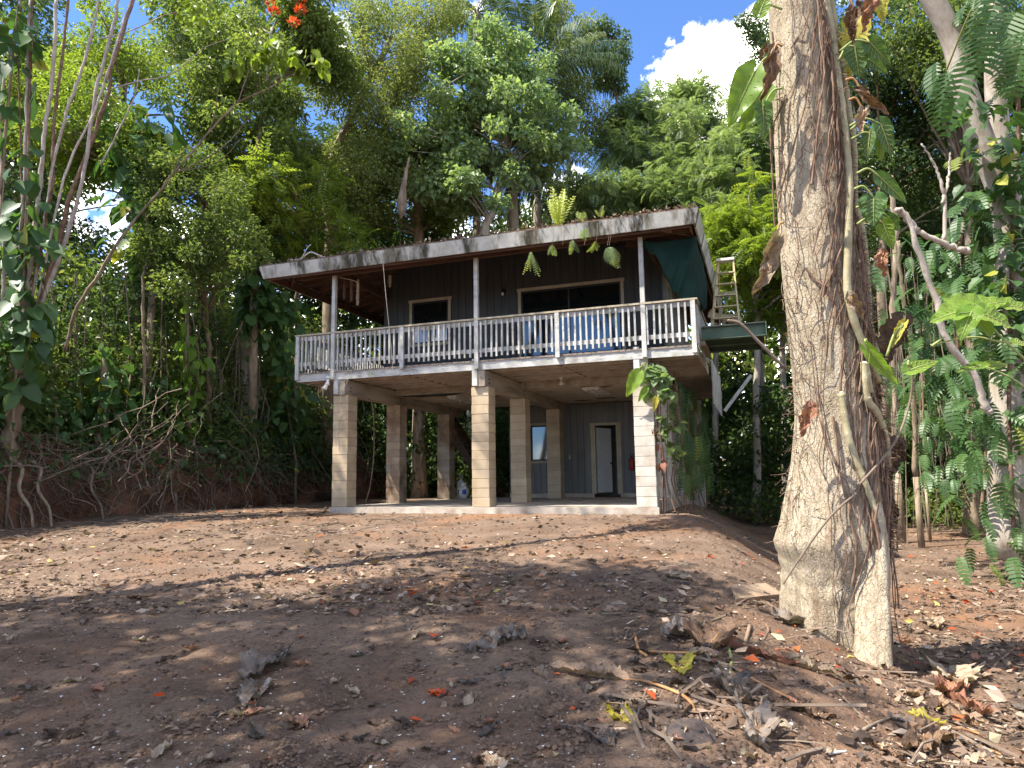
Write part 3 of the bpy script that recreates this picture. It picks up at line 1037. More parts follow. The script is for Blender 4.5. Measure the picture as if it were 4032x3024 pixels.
MB().box(3.865, 3.935, YW - .01, YW - .002, 1.14, 1.26).build('plate', mt['tan_trim'], t)
MB().box(3.89, 3.91, YW - .02, YW - .011, 1.18, 1.215).build('toggle', mt['white_plastic'], t)
settle(t)

# gas cylinder and jug in the open bay
def cylinder_tank(x, y, label):
    t = thing('gas_cylinder', label, 'gas cylinder', (x, y, 0))
    MB().tube([(x, y, z) for z in (.04, .06, .1, .28, .33, .36, .37)], [.13, .155, .165, .165, .14, .09, .03], 24).build('tank', mt['white_plastic'], t, True)
    MB().tube([(x, y, 0), (x, y, .05)], .115, 18).build('foot_ring', mt['white_plastic'], t)
    n = 18
    c = MB()
    for k in range(n):
        if k % 6 in (4,):
            continue
        a, b = 2 * math.pi * k / n, 2 * math.pi * (k + 1) / n
        c.hexa([(x + r_ * math.cos(q), y + r_ * math.sin(q), z) for z in (.36, .47) for r_, q in ((.1, a), (.1, b), (.09, b), (.09, a))])
    c.build('collar', mt['white_plastic'], t)
    MB().tube([(x, y, .37), (x, y, .45)], .025, 8).build('valve', mt['rust'], t)
    for a0 in (-2.5, -1.0):
        th = np.linspace(a0 - .38, a0 + .38, 7)
        Gd = np.array([[(x + .167 * math.cos(q), y + .167 * math.sin(q), z) for q in th] for z in (.12, .27)])
        MB().grid(Gd).build('paper_label', mt['blue'], t)
    settle(t)


cylinder_tank(.57, 6.3, 'white gas cylinder with blue labels on the slab between columns')
t = thing('plastic_jug', 'tall pale plastic jug with a round cap behind the gas cylinder', 'jug', (.3, 6.75, 0))
MB().tube([(.3, 6.75, z) for z in (0, .02, .42, .52, .58, .6)], [.12, .14, .13, .1, .04, .035], 14).build('body', mt['white_plastic'], t, True)
MB().tube([(.3, 6.75, .6), (.3, 6.75, .7), (.3, 6.75, .74)], [.07, .075, .03], 14).build('cap', mt['tan_trim'], t, True)
settle(t)

# tied hangings in the left porch
for i, (x, z0, z1, lb) in enumerate(((.05, 4.96, 5.42, 'outermost'), (.25, 4.89, 5.42, 'middle'), (.43, 4.78, 5.42, 'innermost'))):
    o = MB().box(x - .035, x + .035, .28, .31, z0, z1).tube([(x, .295, z1), (x, .295, 5.46)], .006, 5).build('wood_slat', mt['raw_wood'] if i == 2 else mt['brown_wood'])
    tag(o, f'{lb} of three wood slats hanging under the left porch roof', 'slat', 'slats hanging in the left porch')
o = MB().tube([(.91, 1, 5.75), (.91, 1, 5.66)], .004, 4).box(.87, .95, .98, 1.02, 5.45, 5.66).tube([(.91, 1, 5.45), (.91, 1, 5.38), (.91, 1, 5.35)], [.03, .035, .01], 8).build('wind_chime', mt['tan_trim'])
tag(o, 'small pale wind chime hanging from the left porch rafters', 'wind chime')
o = MB().tube(spline([(1.66, EY0 - .03, 5.6), (1.665, -.5, 4.6), (1.67, -.3, 3.7), (1.68, -.19, 2.93)], 20), .008, 5).build('thin_rope', mt['rope'])
tag(o, 'thin pale rope hanging straight from eave to deck edge', 'rope')
o = MB().tube(spline([(.12, -.03, 5.42), (.6, -.02, 5.25), (.62, -.03, 5.0)], 14), .006, 5).build('dangling_rope', mt['rope'])
tag(o, 'short rope dangling from the left header beam', 'rope')
o = MB().tube(spline([(.2, -.14, 2.9), (.35, -.16, 2.86), (.5, -.14, 2.95), (.42, -.15, 2.8), (.3, -.16, 2.55), (.22, -.04, 2.2), (.14, -.02, 1.7), (.18, -.025, 1.3)], 40), .006, 5).build('loose_wire', mt['rope'])
tag(o, 'loose pale wire tangled down the front of the left corner column', 'wire')
o = MB().tube(spline([(.45, .6, 2.6), (.62, .7, 2.4), (.66, .75, 1.4), (.6, .7, .5), (.5, .62, .02)], 30), .012, 6).build('dry_vine', mt['root'])
tag(o, 'dry brown vine stem hanging beside the left corner column', 'vine')

# green shade cloth tied up at the right end
def P2(x, y):      # picture points measured in a detail of the photograph
    return (1042.3 + x * .24803, 411.5 + y * .24803)


def on_y(u, v, Y):
    d = ray(u, v)
    return CAM + d * (Y - CAM[1]) / d[1]


top = [on_y(*P2(x, y), -.0) for x, y in ((1382, 432), (1500, 452), (1640, 440), (1760, 425), (1850, 408))] + [np.array((8.36, .6, 5.36)), np.array((8.36, 1.3, 5.36)), np.array((8.37, 1.9, 5.36))]
bot = [on_y(*P2(x, y), -.0) for x, y in ((1385, 500), (1510, 590), (1590, 760), (1660, 890), (1722, 955))] + [np.array((8.34, .25, 4.05)), np.array((8.36, .9, 4.02)), np.array((8.38, 1.6, 4.3))]
nu, nv = 60, 36
tu, tb = spline(top, nu), spline(bot, nu)
Gd = np.zeros((nu, nv, 3))
for i in range(nu):
    for j in range(nv):
        w = j / (nv - 1)
        q = tu[i] * (1 - w) + tb[i] * w
        a = i / nu
        fold = .075 * math.sin(a * 40 + 2.2 * w) * w * (.2 + a) + .02 * math.sin(a * 83 - 3 * w) * w + .07 * math.sin(a * 11 + 5 * w + 1) * w * (1 - w) * 2
        out = np.array((.3 + .7 * a, -1 + .6 * a, 0))
        sag = .16 * math.sin(math.pi * w) * math.sin(math.pi * min(1, a * 1.5))
        Gd[i, j] = q + out * (fold + .06 + sag * .5) * .8
o = MB().grid(Gd).build('shade_cloth', mt['tarp'], smooth=True)
o.modifiers.new('thickness', 'SOLIDIFY').thickness = .008
tag(o, 'dark green shade cloth draped from the right roof corner over the rail', 'cloth')

# stepladder
lad = thing('stepladder', 'pale wooden stepladder standing on the green steel landing', 'ladder', (8.85, 1.2, 3.58))
zt_, zb_ = 5.1, 3.582
for sx in (-1, 1):
    MB().bar((8.92 + sx * .15, 1.05, zt_), (8.86 + sx * .27, .72, zb_), .03, .07).build('rail', mt['ladder'], lad)
    MB().bar((8.92 + sx * .14, 1.12, zt_), (8.92 + sx * .23, 1.75, zb_), .025, .04).build('rear_leg', mt['ladder'], lad)
for k in range(5):
    w = (k + .9) / 6
    hw = .27 + (.15 - .27) * w
    cx = 8.86 + .06 * w
    yy = .72 + .33 * w
    MB().box(cx - hw, cx + hw, yy - .05, yy + .06, zb_ + (zt_ - zb_) * w - .012, zb_ + (zt_ - zb_) * w + .012).build('step', mt['ladder'], lad)
MB().box(8.74, 9.1, .98, 1.2, zt_, zt_ + .05).build('top_cap', mt['white_plastic'], lad)
for k in (.3, .6):
    MB().bar((8.92 - .2, 1.75 - .63 * k, zb_ + (zt_ - zb_) * k), (8.92 + .2, 1.75 - .63 * k, zb_ + (zt_ - zb_) * k), .02, .035).build('rear_bar', mt['ladder'], lad)
settle(lad)
for i, (y0, z0, r, lb) in enumerate(((2.3, 3.9, .03, 'lower'), (2.5, 4.3, -.05, 'upper'))):
    o = MB().bar((8.42, y0, z0), (9.15, y0 + .3, z0 - .1 + r), .04, .14).build('lumber_plank', mt['raw_wood'])
    tag(o, f'{lb} raw lumber plank leaning behind the stepladder', 'plank', 'planks behind the stepladder')
o = MB().bar((8.5, 2.7, 3.58), (8.5, 2.7, 4.45), .08, .08).build('plank_prop', mt['raw_wood'])
tag(o, 'short upright timber prop behind the stepladder', 'timber')

# ------------------------------------------------------------------ plants: leaf and branch generators
def unit_rand(n, r):
    v = r.normal(size=(n, 3))
    return nrm(v)


def leaf_quads(P, N, D, L, W, fold=.25, droop=.15):
    """one folded four-cornered leaf per point: base, right, tip, left"""
    D = nrm(D)
    S = nrm(np.cross(N, D))
    N = np.cross(D, S)
    L = np.broadcast_to(L, (len(P),))[:, None]
    W = np.broadcast_to(W, (len(P),))[:, None]
    V = np.stack([P, P + D * L * .42 + S * W * .5 + N * W * fold, P + D * L - N * L * droop, P + D * L * .42 - S * W * .5 + N * W * fold], 1)
    F = np.arange(len(P) * 4).reshape(-1, 4)
    return V.reshape(-1, 3), F


def clump_leaves(C, Rad, n, L, r, flat=.75, up=.4, droop=.5, asp=.5, shell=.45):
    """n leaves spread over clumps C with radii Rad"""
    w = Rad ** 2
    k = r.choice(len(C), n, p=w / w.sum())
    o = unit_rand(n, r)
    q = r.random(n) ** shell
    off = o * (q * Rad[k])[:, None] * np.array([1, 1, flat])
    P = C[k] + off
    N = nrm(o * .5 + np.array([0, 0, up]) + r.normal(size=(n, 3)) * .45)
    D = o * np.array([1, 1, .4]) + r.normal(size=(n, 3)) * .6 + np.array([0, 0, -droop])
    ll = L * r.uniform(.6, 1.3, n)
    V, F = leaf_quads(P, N, D, ll, ll * asp * r.uniform(.8, 1.2, n))
    cv = r.random(len(C))
    v = np.clip(.15 + .45 * r.random(n) + .3 * (cv[k] - .3), 0, 1)
    v[r.random(n) < .012] = 1
    return V, F, v


def spray_leaves(C, Rad, n, L, k, r, leaflet=.3, flat=.7, droop=.45):
    """pinnate sprays: n rachises of length L carrying k pairs of leaflets"""
    w = Rad ** 2
    c = r.choice(len(C), n, p=w / w.sum())
    o = unit_rand(n, r)
    P = C[c] + o * (r.random(n) ** .5 * Rad[c])[:, None] * np.array([1, 1, flat])
    D = nrm(o * np.array([1, 1, .3]) + r.normal(size=(n, 3)) * .5 + np.array([0, 0, -.1]))
    N = nrm(np.array([0, 0, 1.]) + r.normal(size=(n, 3)) * .35)
    S = nrm(np.cross(N, D))
    N = np.cross(D, S)
    ll = L * r.uniform(.7, 1.25, n)
    t = (np.arange(k) + .7) / k
    A = P[:, None] + D[:, None] * (ll[:, None] * t)[..., None] - N[:, None] * (ll[:, None] * droop * t ** 2)[..., None]
    base, dirs, nn = [], [], []
    for s in (-1, 1):
        base.append(A)
        dirs.append(np.broadcast_to(S[:, None] * s + D[:, None] * .45 - N[:, None] * .15, A.shape))
        nn.append(np.broadcast_to(N[:, None], A.shape))
    base = np.concatenate(base).reshape(-1, 3)
    dirs = np.concatenate(dirs).reshape(-1, 3)
    nn = np.concatenate(nn).reshape(-1, 3)
    tl = np.tile(np.repeat(ll, k) * leaflet * np.tile(.6 + .6 * np.sin(np.pi * t), n), 2)
    V, F = leaf_quads(base, nn + r.normal(size=nn.shape) * .15, dirs, tl, tl * .42, fold=.1)
    cv = r.random(len(C))
    v0 = np.clip(.1 + .5 * r.random(n) + .35 * (cv[c] - .3), 0, 1)
    return V, F, np.tile(np.repeat(v0, k), 2)


def crown_clumps(c, rad, n, cr, r, lo=-.9):
    """clump centres spread through an uneven ellipsoid, denser to the outside"""
    c, rad = np.asarray(c, float), np.asarray(rad, float)
    o = unit_rand(n * 3, r)
    o = o[o[:, 2] > lo][:n]
    lob = 1 + .28 * np.sin(o[:, 0] * 4 + o[:, 1] * 3 + r.uniform(0, 6)) + .2 * np.sin(o[:, 2] * 5 + o[:, 0] * 6 + r.uniform(0, 6))
    q = (.35 + .65 * r.random(len(o)) ** .55) * lob
    C = c + o * q[:, None] * rad
    return C, cr * r.uniform(.6, 1.25, len(C))


def wob(a, b, n, amp, r):
    a, b = np.asarray(a, float), np.asarray(b, float)
    t = np.linspace(0, 1, n)[:, None]
    P = a + (b - a) * t
    J = r.normal(size=(n, 3)) * amp
    J[0] = J[-1] = 0
    return P + J


def limbs(mb, trunk, C, r, rt, every=1, rl=.05, sides=5):
    """limbs from the upper trunk to the clump centres"""
    for i in range(0, len(C), every):
        c = C[i]
        d = np.linalg.norm(trunk - c, axis=1) + np.maximum(0, trunk[:, 2] - c[2] + .6) * 1.5
        d[: int(len(trunk) * .35)] += 50
        j = int(np.argmin(d))
        a = trunk[j]
        L = np.linalg.norm(c - a)
        m = a * .5 + c * .5 + np.array([0, 0, .12 * L]) + r.normal(size=3) * .08 * L
        mb.tube(spline([a, m, c], 7), np.linspace(rl * (.6 + .12 * L), rl * .25, 7), sides, False)


def make_tree(label, base, path, r0, r1, crown, leaf, bark, seed, name='tree', group=None, ncl=40, cr=.9, nleaf=9000, L=.2, asp=.5,
              spray=None, lo=-.9, droop=.5, every=1, flat=.75, up=.4, rl=.05, extra=None, shell=.45):
    """crown: list of (centre, radii)"""
    if spray:
        nleaf, L = int(nleaf * 1.25), L * .9
    elif name != 'shade_tree':
        nleaf, L = int(nleaf * 1.7), L * .78
    r = np.random.default_rng(seed)
    t = thing(name, label, 'tree', tuple(base), group)
    P = spline([base] + list(path), 26)
    P[1:-1] += r.normal(size=(24, 3)) * .03
    mb = MB()
    mb.tube(P, np.linspace(r0, r1, 26) * (1 + .5 * np.exp(-np.arange(26) / 1.4)), 9)
    CC, RR = [], []
    tot = sum(float(np.prod(rd)) ** .667 for _, rd in crown)
    for c, rd in crown:
        k = max(4, int(ncl * float(np.prod(rd)) ** .667 / tot))
        a, b = crown_clumps(c, rd, k, cr, r, lo)
        CC.append(a)
        RR.append(b)
    C, Rr = np.vstack(CC), np.concatenate(RR)
    limbs(mb, P, C, r, r1, every, rl)
    mb.build('trunk', bark, t, True)
    if spray:
        V, F, v = spray_leaves(C, Rr, nleaf, L, spray, r, flat=flat)
    else:
        V, F, v = clump_leaves(C, Rr, nleaf, L, r, flat, up, droop, asp, shell)
    obj('crown', mesh_np('crown', V, F, v), leaf, t)
    if extra:
        extra(t, C, Rr, r)
    settle(t)
    return t


def big_leaf(L, W, r, curl=.15, wave=.05, heart=.22, slits=0, crump=0.0, roll=0.0, nt_=15, nc=9):
    """broad leaf along +x, blade in xy, normal +z, origin at the leaf base; returns a grid"""
    t = np.linspace(-heart, 1, nt_)
    s = np.linspace(-1, 1, nc)
    tt = np.clip((t + heart) / (1 + heart), 0, 1)
    hw = np.sin(np.pi * tt ** .62) ** .75 * (1 - .18 * tt)
    hw[0], hw[-1] = .25, .01
    if crump:
        hw = hw * (1 + .22 * np.sin(np.arange(nt_) * 1.9 + r.uniform(0, 6)) * np.sin(np.arange(nt_) * .7 + r.uniform(0, 6)))
    Gd = np.zeros((nt_, nc, 3))
    for i in range(nt_):
        for j in range(nc):
            x = t[i]
            if x < 0:
                sgn = abs(s[j])
                x = x * min(1, sgn * 1.6)
            y = s[j] * hw[i] * W / 2
            z = -curl * L * max(0, x) ** 2 + .16 * W * abs(s[j]) ** 1.3 * hw[i] + wave * W * math.sin(x * 16 + (3 if s[j] > 0 else 0)) * abs(s[j]) ** 2
            Gd[i, j] = (x * L, y, z)
    if roll:
        a = Gd[..., 1] / (W / 2) * roll
        Gd[..., 2] += (1 - np.cos(a)) * W / 2 / max(roll, .3)
        Gd[..., 1] = np.sin(a) * W / 2 / roll
    if crump:
        Gd[..., 2] += .012 * L * np.abs(np.sin((Gd[..., 0] - .8 * np.abs(Gd[..., 1])) / L * 26)) * (.4 + np.abs(s)[None, :])
        ph = r.uniform(0, 9, 6)
        for m, (fx, fy, am) in enumerate(((7, 5, .34), (15, 11, .26), (31, 23, .16))):
            Gd[..., 2] += crump * am * L * np.sin(Gd[..., 0] / L * fx + ph[m] + 2 * np.sin(Gd[..., 1] / W * fy + ph[m + 3])) * .35
            Gd[..., 1] += crump * am * W * .35 * np.sin(Gd[..., 0] / L * fx * 1.2 + ph[m + 2])
    return Gd


def leaf_mesh(name, Gd, v, mat, rib=None, ribr=.006):
    mb = MB().grid(Gd)
    n = (Gd.shape[0] - 1) * (Gd.shape[1] - 1)
    vals = np.full(n, v) if np.isscalar(v) else v
    me = mb.mesh(name, True, vals)
    me.materials.append(mat)
    return me


def frame(o, x, z):
    """matrix with +x along x and +z near z"""
    x = nrm(x)
    y = nrm(np.cross(z, x))
    z = np.cross(x, y)
    return Matrix(((x[0], y[0], z[0], o[0]), (x[1], y[1], z[1], o[1]), (x[2], y[2], z[2], o[2]), (0, 0, 0, 1)))


TOCAM = lambda p: nrm(CAM - np.asarray(p))


def lobed_leaf(P, D, N, L, W, k=8, slit=.32, droop=.35, r=None):
    """deeply cut leaf: k lobes a side, each a pointed strip; returns V, quads"""
    D = nrm(D)
    S = nrm(np.cross(N, D))
    N = np.cross(D, S)
    V, Q = [], []
    for i in range(k):
        t0, t1 = .06 + .94 * i / k, .06 + .94 * (i + 1 - slit) / k
        tm = (t0 + t1) / 2
        w = W / 2 * math.sin(math.pi * (tm * .82 + .14)) ** .7
        for s in (-1, 1):
            c = lambda t: P + D * L * t - N * L * droop * t * t
            a, b = c(t0), c(t1)
            n = len(V)
            mid = (a + b) / 2 + S * s * w * .6 + D * w * .22 + N * w * .1
            h = (b - a) * .45
            V += [a, b, mid + h, mid - h, (a + b) / 2 + S * s * w + D * w * .5 - N * w * .12]
            Q += [(n, n + 1, n + 2, n + 3) if s > 0 else (n + 3, n + 2, n + 1, n), (n + 3, n + 2, n + 4, n + 4)]
    return V, Q


def lobed_cluster(items, slit=.32):
    """items: (P, D, N, L, W, k, v) -> V, F(tri), val"""
    V, T, val = [], [], []
    for (P, D, N, L, W, k, v) in items:
        a, q = lobed_leaf(np.asarray(P, float), D, N, L, W, k, slit)
        n = len(V)
        V += a
        for w in q:
            if w[2] == w[3]:
                T.append((w[0] + n, w[1] + n, w[2] + n))
                val.append(v)
            else:
                T += [(w[0] + n, w[1] + n, w[2] + n), (w[0] + n, w[2] + n, w[3] + n)]
                val += [v, v]
    return np.array(V), np.array(T), np.array(val)


def heart_points(P, N, D, L, W):
    """medium detail leaf for crowds of big leaves: 8 outline points folded on the midrib"""
    D = nrm(D)
    S = nrm(np.cross(N, D))
    N = np.cross(D, S)
    L = np.broadcast_to(L, (len(P),))[:, None]
    W = np.broadcast_to(W, (len(P),))[:, None]
    pt = lambda x, y, z: P + D * L * x + S * W * y + N * W * z
    V = np.stack([pt(0, 0, 0), pt(.5, 0, -.02), pt(1.0, 0, -.18),
                  pt(-.12, .26, .04), pt(.18, .5, .1), pt(.6, .38, .05),
                  pt(-.12, -.26, .04), pt(.18, -.5, .1), pt(.6, -.38, .05)], 1)
    b = np.arange(len(P))[:, None] * 9
    Q = np.concatenate([b + np.array(q) for q in ((0, 1, 4, 3), (1, 2, 5, 4), (0, 6, 7, 1), (1, 7, 8, 2))])
    return V.reshape(-1, 3), Q


def heart_mass(C, Rad, n, L, r, up=.5, droop=.6, out=None, flat=1):
    k = r.choice(len(C), n)
    o = unit_rand(n, r)
    P = C[k] + o * (r.random(n) ** .5 * Rad[k])[:, None] * np.array([1, 1, flat])
    N = nrm(o * .4 + np.array([0, 0, up]) + r.normal(size=(n, 3)) * .35 + (0 if out is None else np.asarray(out)))
    D = o * np.array([1, 1, .2]) + r.normal(size=(n, 3)) * .4 + np.array([0, 0, -droop])
    ll = L * r.uniform(.55, 1.25, n)
    V, Q = heart_points(P, N, D, ll, ll * .8)
    v = np.clip(.1 + .6 * r.random(n), 0, .9)
    v[r.random(n) < .02] = 1
    return V, Q, np.tile(v, 4)


# ------------------------------------------------------------------ the trees round and behind the house
def gz1(p):
    return float(ground_z(p[0], p[1]))


def floor_z(p):
    """ground or bank top below a point"""
    bx = BANKX(p[1]) + float(sstep(11, 30, p[1])) * 9 - .5
    return 1.35 + .1 * min(10, bx - p[0]) if p[0] < bx and -16 < p[1] < 33 else gz1(p)


def up_from(u, v_base, D, zb=None):
    p = pd(u, v_base, D)
    p[2] = zb if zb is not None else gz1(p) - .1
    return p


def tree_at(label, u0, D, pts, r0, r1, crowns, leaf, bark, seed, zb=None, **kw):
    """pts and crowns given as picture points with their distance"""
    base = pd(u0, 1000, D)
    base[2] = floor_z(base) - .15
    path = [pd(u, v, d) for u, v, d in pts]
    cr = [(pd(u, v, d), rd) for u, v, d, rd in crowns]
    return make_tree(label, base, path, r0, r1, cr, leaf, bark, seed, **kw)


BZ = 1.2
tree_at('rounded yellow-green tree behind the bare pale stems', 300, 21.5, [(300, 700, 21.5), (290, 450, 21.5), (270, 250, 21.5)], .2, .08,
        [(240, 200, 21.5, (2.9, 2.6, 2.3)), (330, 330, 21, (1.6, 1.6, 1.3)), (130, 270, 21.5, (2.0, 2, 1.9))], mt['lf_yel'], mt['bark'], 101, BZ, ncl=60, cr=.8, nleaf=19000, L=.17)
tree_at('dark broad tree at the far left edge behind the pale stems', -40, 24, [(-30, 600, 24), (10, 350, 24)], .25, .1,
        [(20, 260, 24, (3.4, 3, 4.2)), (-60, 80, 25, (3, 3, 3))], mt['lf_dark'], mt['bark'], 102, BZ, ncl=50, cr=1.1, nleaf=15000, L=.24)


def red_flowers(t, C, Rr, r):
    V, F, vv = [], [], []
    for (u, v, d) in ((592, 28, 21.3), (650, 24, 21.3), (634, 50, 21.2), (582, 3, 21.3), (648, 2, 21.4)):
        c = pd(u, v, d)
        n = 26
        o = unit_rand(n, r)
        o[:, 2] = abs(o[:, 2])
        a, f = leaf_quads(c + o * .08, np.cross(o, [0.3, .2, .9]), o, .16, .1)
        m = MB().add(a, f)
        m.build('flower_cluster', mt['petal'], t, val=r.random(n))


tree_at('tall tree with red flower clusters near its top', 535, 23.5, [(540, 500, 23.5), (556, 330, 23.5), (578, 190, 23.5), (590, 60, 23)], .24, .07,
        [(590, 90, 23.2, (2.5, 2.4, 2.1)), (700, 130, 23.6, (1.4, 1.4, 1.6)), (500, 250, 23.2, (1.8, 1.8, 1.5)), (600, 330, 23.5, (2, 1.8, 1.5))],
        mt['lf_mid'], mt['bark_pale'], 103, BZ, ncl=60, cr=.75, nleaf=15000, L=.24, extra=red_flowers)
tree_at('tall dense small-leaved tree rising behind the left half of the roof', 700, 27, [(715, 520, 27), (700, 400, 27), (760, 250, 27), (840, 90, 27)], .3, .1,
        [(850, 110, 27, (3.0, 2.6, 3.0)), (760, 250, 26.5, (2.8, 2.5, 2.6)), (900, 270, 27.5, (2.2, 2, 2.2)), (740, 60, 27, (1.4, 1.4, 1.6)), (820, 390, 26, (2.3, 2, 1.6)), (700, 380, 26, (1.5, 1.4, 1.3))],
        mt['lf_olive'], mt['bark'], 104, ncl=100, cr=.85, nleaf=28000, L=.17, rl=.03)
tree_at('dark small-leaved tree hung with broken limbs above the left eave', 905, 28, [(905, 560, 28), (900, 420, 28), (870, 300, 28)], .26, .1,
        [(850, 400, 28, (2.4, 2.2, 2.2)), (950, 420, 28.5, (1.6, 1.5, 1.8)), (780, 450, 27, (1.8, 1.8, 1.6))], mt['lf_mid'], mt['bark'], 105, ncl=54, cr=.85, nleaf=16000, L=.17, rl=.03)
tree_at('slim tree with loose pale foliage left of the house', 450, 21.5, [(450, 760, 21.3), (440, 600, 21), (470, 420, 20.5)], .09, .04,
        [(430, 470, 19.5, (1.7, 1.6, 1.3)), (400, 380, 20, (1.5, 1.4, 1.0)), (500, 560, 19, (1.2, 1.2, .9)), (350, 560, 19.2, (1.3, 1.2, .9))], mt['lf_mid'], mt['bark'], 106, BZ,
        ncl=46, cr=.55, nleaf=8500, L=.15, droop=.2)
tree_at('leafy young tree with layered sprays left of the roof corner', 640, 26, [(640, 640, 24.5), (650, 450, 22.5)], .1, .05,
        [(640, 440, 22.5, (1.6, 1.5, 1.5)), (700, 520, 23, (1.3, 1.2, .8)), (560, 400, 22, (1.2, 1.1, 1.0))], mt['lf_yel'], mt['bark'], 107, BZ, ncl=36, cr=.6, nleaf=1100, L=.5, spray=6)
tree_at('broad light green tree with large soft leaves behind the roof centre', 1045, 26, [(1040, 560, 26), (1065, 450, 26), (1095, 300, 26), (1060, 160, 26)], .22, .06,
        [(1010, 210, 26, (2.2, 2, 1.7)), (950, 290, 25.5, (1.6, 1.6, 1.2)), (1120, 260, 25.5, (1.7, 1.6, 1.6)), (1050, 380, 25.3, (2.2, 2, 1.4)), (1190, 330, 25.5, (1.0, 1, 1.0)), (1090, 120, 26, (1.5, 1.4, 1.2)), (960, 420, 25.6, (1.0, 1, .8))],
        mt['lf_light'], mt['bark_pale'], 108, ncl=110, cr=.6, nleaf=9500, L=.26, asp=.8, droop=.6, rl=.03)
tree_at('leafy tree mixed with palm fronds left of the narrow dark tree', 1225, 32, [(1228, 420, 32), (1225, 260, 32), (1230, 120, 32)], .14, .04,
        [(1235, 130, 32, (1.5, 1.4, 1.8)), (1195, 60, 32, (1.3, 1.2, 1.4)), (1250, 270, 31.5, (1.6, 1.5, 1.4))], mt['lf_olive'], mt['bark'], 111, ncl=44, cr=.7, nleaf=7000, L=.19, rl=.03)
tree_at('narrow dark tree standing up against the blue sky', 1385, 31, [(1375, 420, 31), (1345, 280, 31), (1318, 120, 31)], .14, .04,
        [(1316, 90, 31, (.9, .9, 1.0)), (1322, 160, 31, (1.0, 1, 1.1)), (1360, 260, 31, (1.0, 1, .7))], mt['lf_dark'], mt['bark'], 109, ncl=26, cr=.5, nleaf=3800, L=.2)
for i, (u, v, d, rd, lb) in enumerate((
        (1400, 300, 31, (2.2, 2, 1.9), 'feathery light tree under the cloud nearest the palm'),
        (1475, 250, 33, (1.7, 1.6, 2.2), 'feathery tree with upright plumes against the white cloud'),
        (1540, 400, 28, (2.4, 2.2, 2.2), 'feathery tree right behind the right roof corner'),
        (1640, 330, 29, (2.3, 2.2, 2.4), 'bright feathery tree just left of the big trunk'),
        (1410, 450, 28.5, (2.4, 2, 1.6), 'low feathery tree above the middle of the roof'),
        (1630, 520, 24, (2.2, 2, 1.8), 'feathery yellow-green tree beside the stepladder'),
        (1300, 430, 29, (2.0, 1.7, 1.8), 'low feathery tree behind the fern on the roof'))):
    tree_at(lb, u, d, [(u + 4, 700, d), (u, v + 90, d), (u, v - 30, d)], .13, .04, [(u, v, d, rd), (u + 25, v + 90, d - .3, (rd[0] * .8, rd[1] * .8, rd[2] * .6))],
            mt['lf_feather'] if i != 5 else mt['lf_yel'], mt['bark_pale'], 120 + i, ncl=44, cr=.75, nleaf=2500, L=.5, spray=7, name='feathery_tree', group='feathery trees behind the house', rl=.035)
tree_at('small-leaved tree whose twigs reach over the cloud beside the trunk', 1690, 26, [(1690, 600, 26), (1680, 300, 26), (1650, 110, 26)], .12, .04,
        [(1650, 90, 26, (1.1, 1, 1.3)), (1690, 200, 26, (1.3, 1.2, 1.5)), (1620, 60, 26, (.7, .7, .6))], mt['lf_dark'], mt['bark_pale'], 130, ncl=30, cr=.42, nleaf=2600, L=.17)
for i, (u, d, crs, lf, lb) in enumerate((
        (1900, 21, [(1900, 120, 21, (2.6, 2.4, 2.4)), (1870, 330, 21, (1.8, 1.8, 1.8)), (1990, 300, 21, (2.2, 2, 2.2))], 'lf_dark', 'dark dense tree right of the big trunk'),
        (2090, 19, [(2080, 60, 19, (2.4, 2.2, 2)), (2000, 150, 19, (1.6, 1.6, 1.4)), (2180, 250, 19, (2, 2, 2))], 'lf_mid', 'dense tree in the upper right corner behind the pale leaning trunk'),
        (1960, 25, [(1960, 560, 25, (2.8, 2.4, 2.6)), (1880, 700, 25, (2, 2, 2))], 'lf_mid', 'mid green tree low behind the thin grey trunks'),
        (2080, 22, [(2090, 480, 22, (2.4, 2.2, 2.4)), (2160, 700, 21, (2, 2, 2))], 'lf_dark', 'shaded tree behind the climbing vine on the right'))):
    tree_at(lb, u, d, [(u + 8, 700, d), (u, 400, d)], .2, .08, crs, mt[lf], mt['bark'], 140 + i, ncl=60, cr=.8, nleaf=15000, L=.18, lo=-1)
# farther ring that closes the view
k = 0
for u, v, d, rd, lf in ((60, 420, 30, (4.5, 4, 4.5), 'lf_dark'), (330, 620, 30, (4, 3.5, 3.2), 'lf_mid'), (620, 560, 32, (4, 3.5, 4), 'lf_dark'), (980, 560, 34, (4.5, 4, 3), 'lf_dark'),
                        (1250, 560, 35, (4.5, 4, 2.4), 'lf_mid'), (1500, 560, 36, (4.5, 4, 3), 'lf_mid'), (1720, 520, 34, (4, 4, 5), 'lf_mid'), (1850, 480, 32, (4, 4, 6), 'lf_dark'),
                        (2150, 560, 30, (5, 4, 6), 'lf_dark'), (480, 100, 33, (3.2, 3, 2.5), 'lf_mid'), (760, 420, 35, (4, 4, 3.5), 'lf_mid')):
    tree_at(['dark far tree filling the gap at the left edge', 'far tree low behind the leaning bare branch', 'dark far tree behind the left roof corner', 'dark far tree behind the roof under the light green tree',
             'far tree low behind the roof fern', 'far tree behind the right roof end', 'far tree behind the stepladder', 'dark far tree behind the big trunk', 'far dark tree in the right corner depths',
             'pale far tree in the sky gap left of the red flowers', 'far tree seen through the gaps above the left eave'][k],
            u, d, [(u, 700, d), (u, v, d)], .25, .08, [(u, v, d, rd)], mt[lf], mt['bark'], 160 + k, ncl=46, cr=1.25, nleaf=9000, L=.3, lo=-1, group='trees of the far ring', name='far_tree')
    k += 1


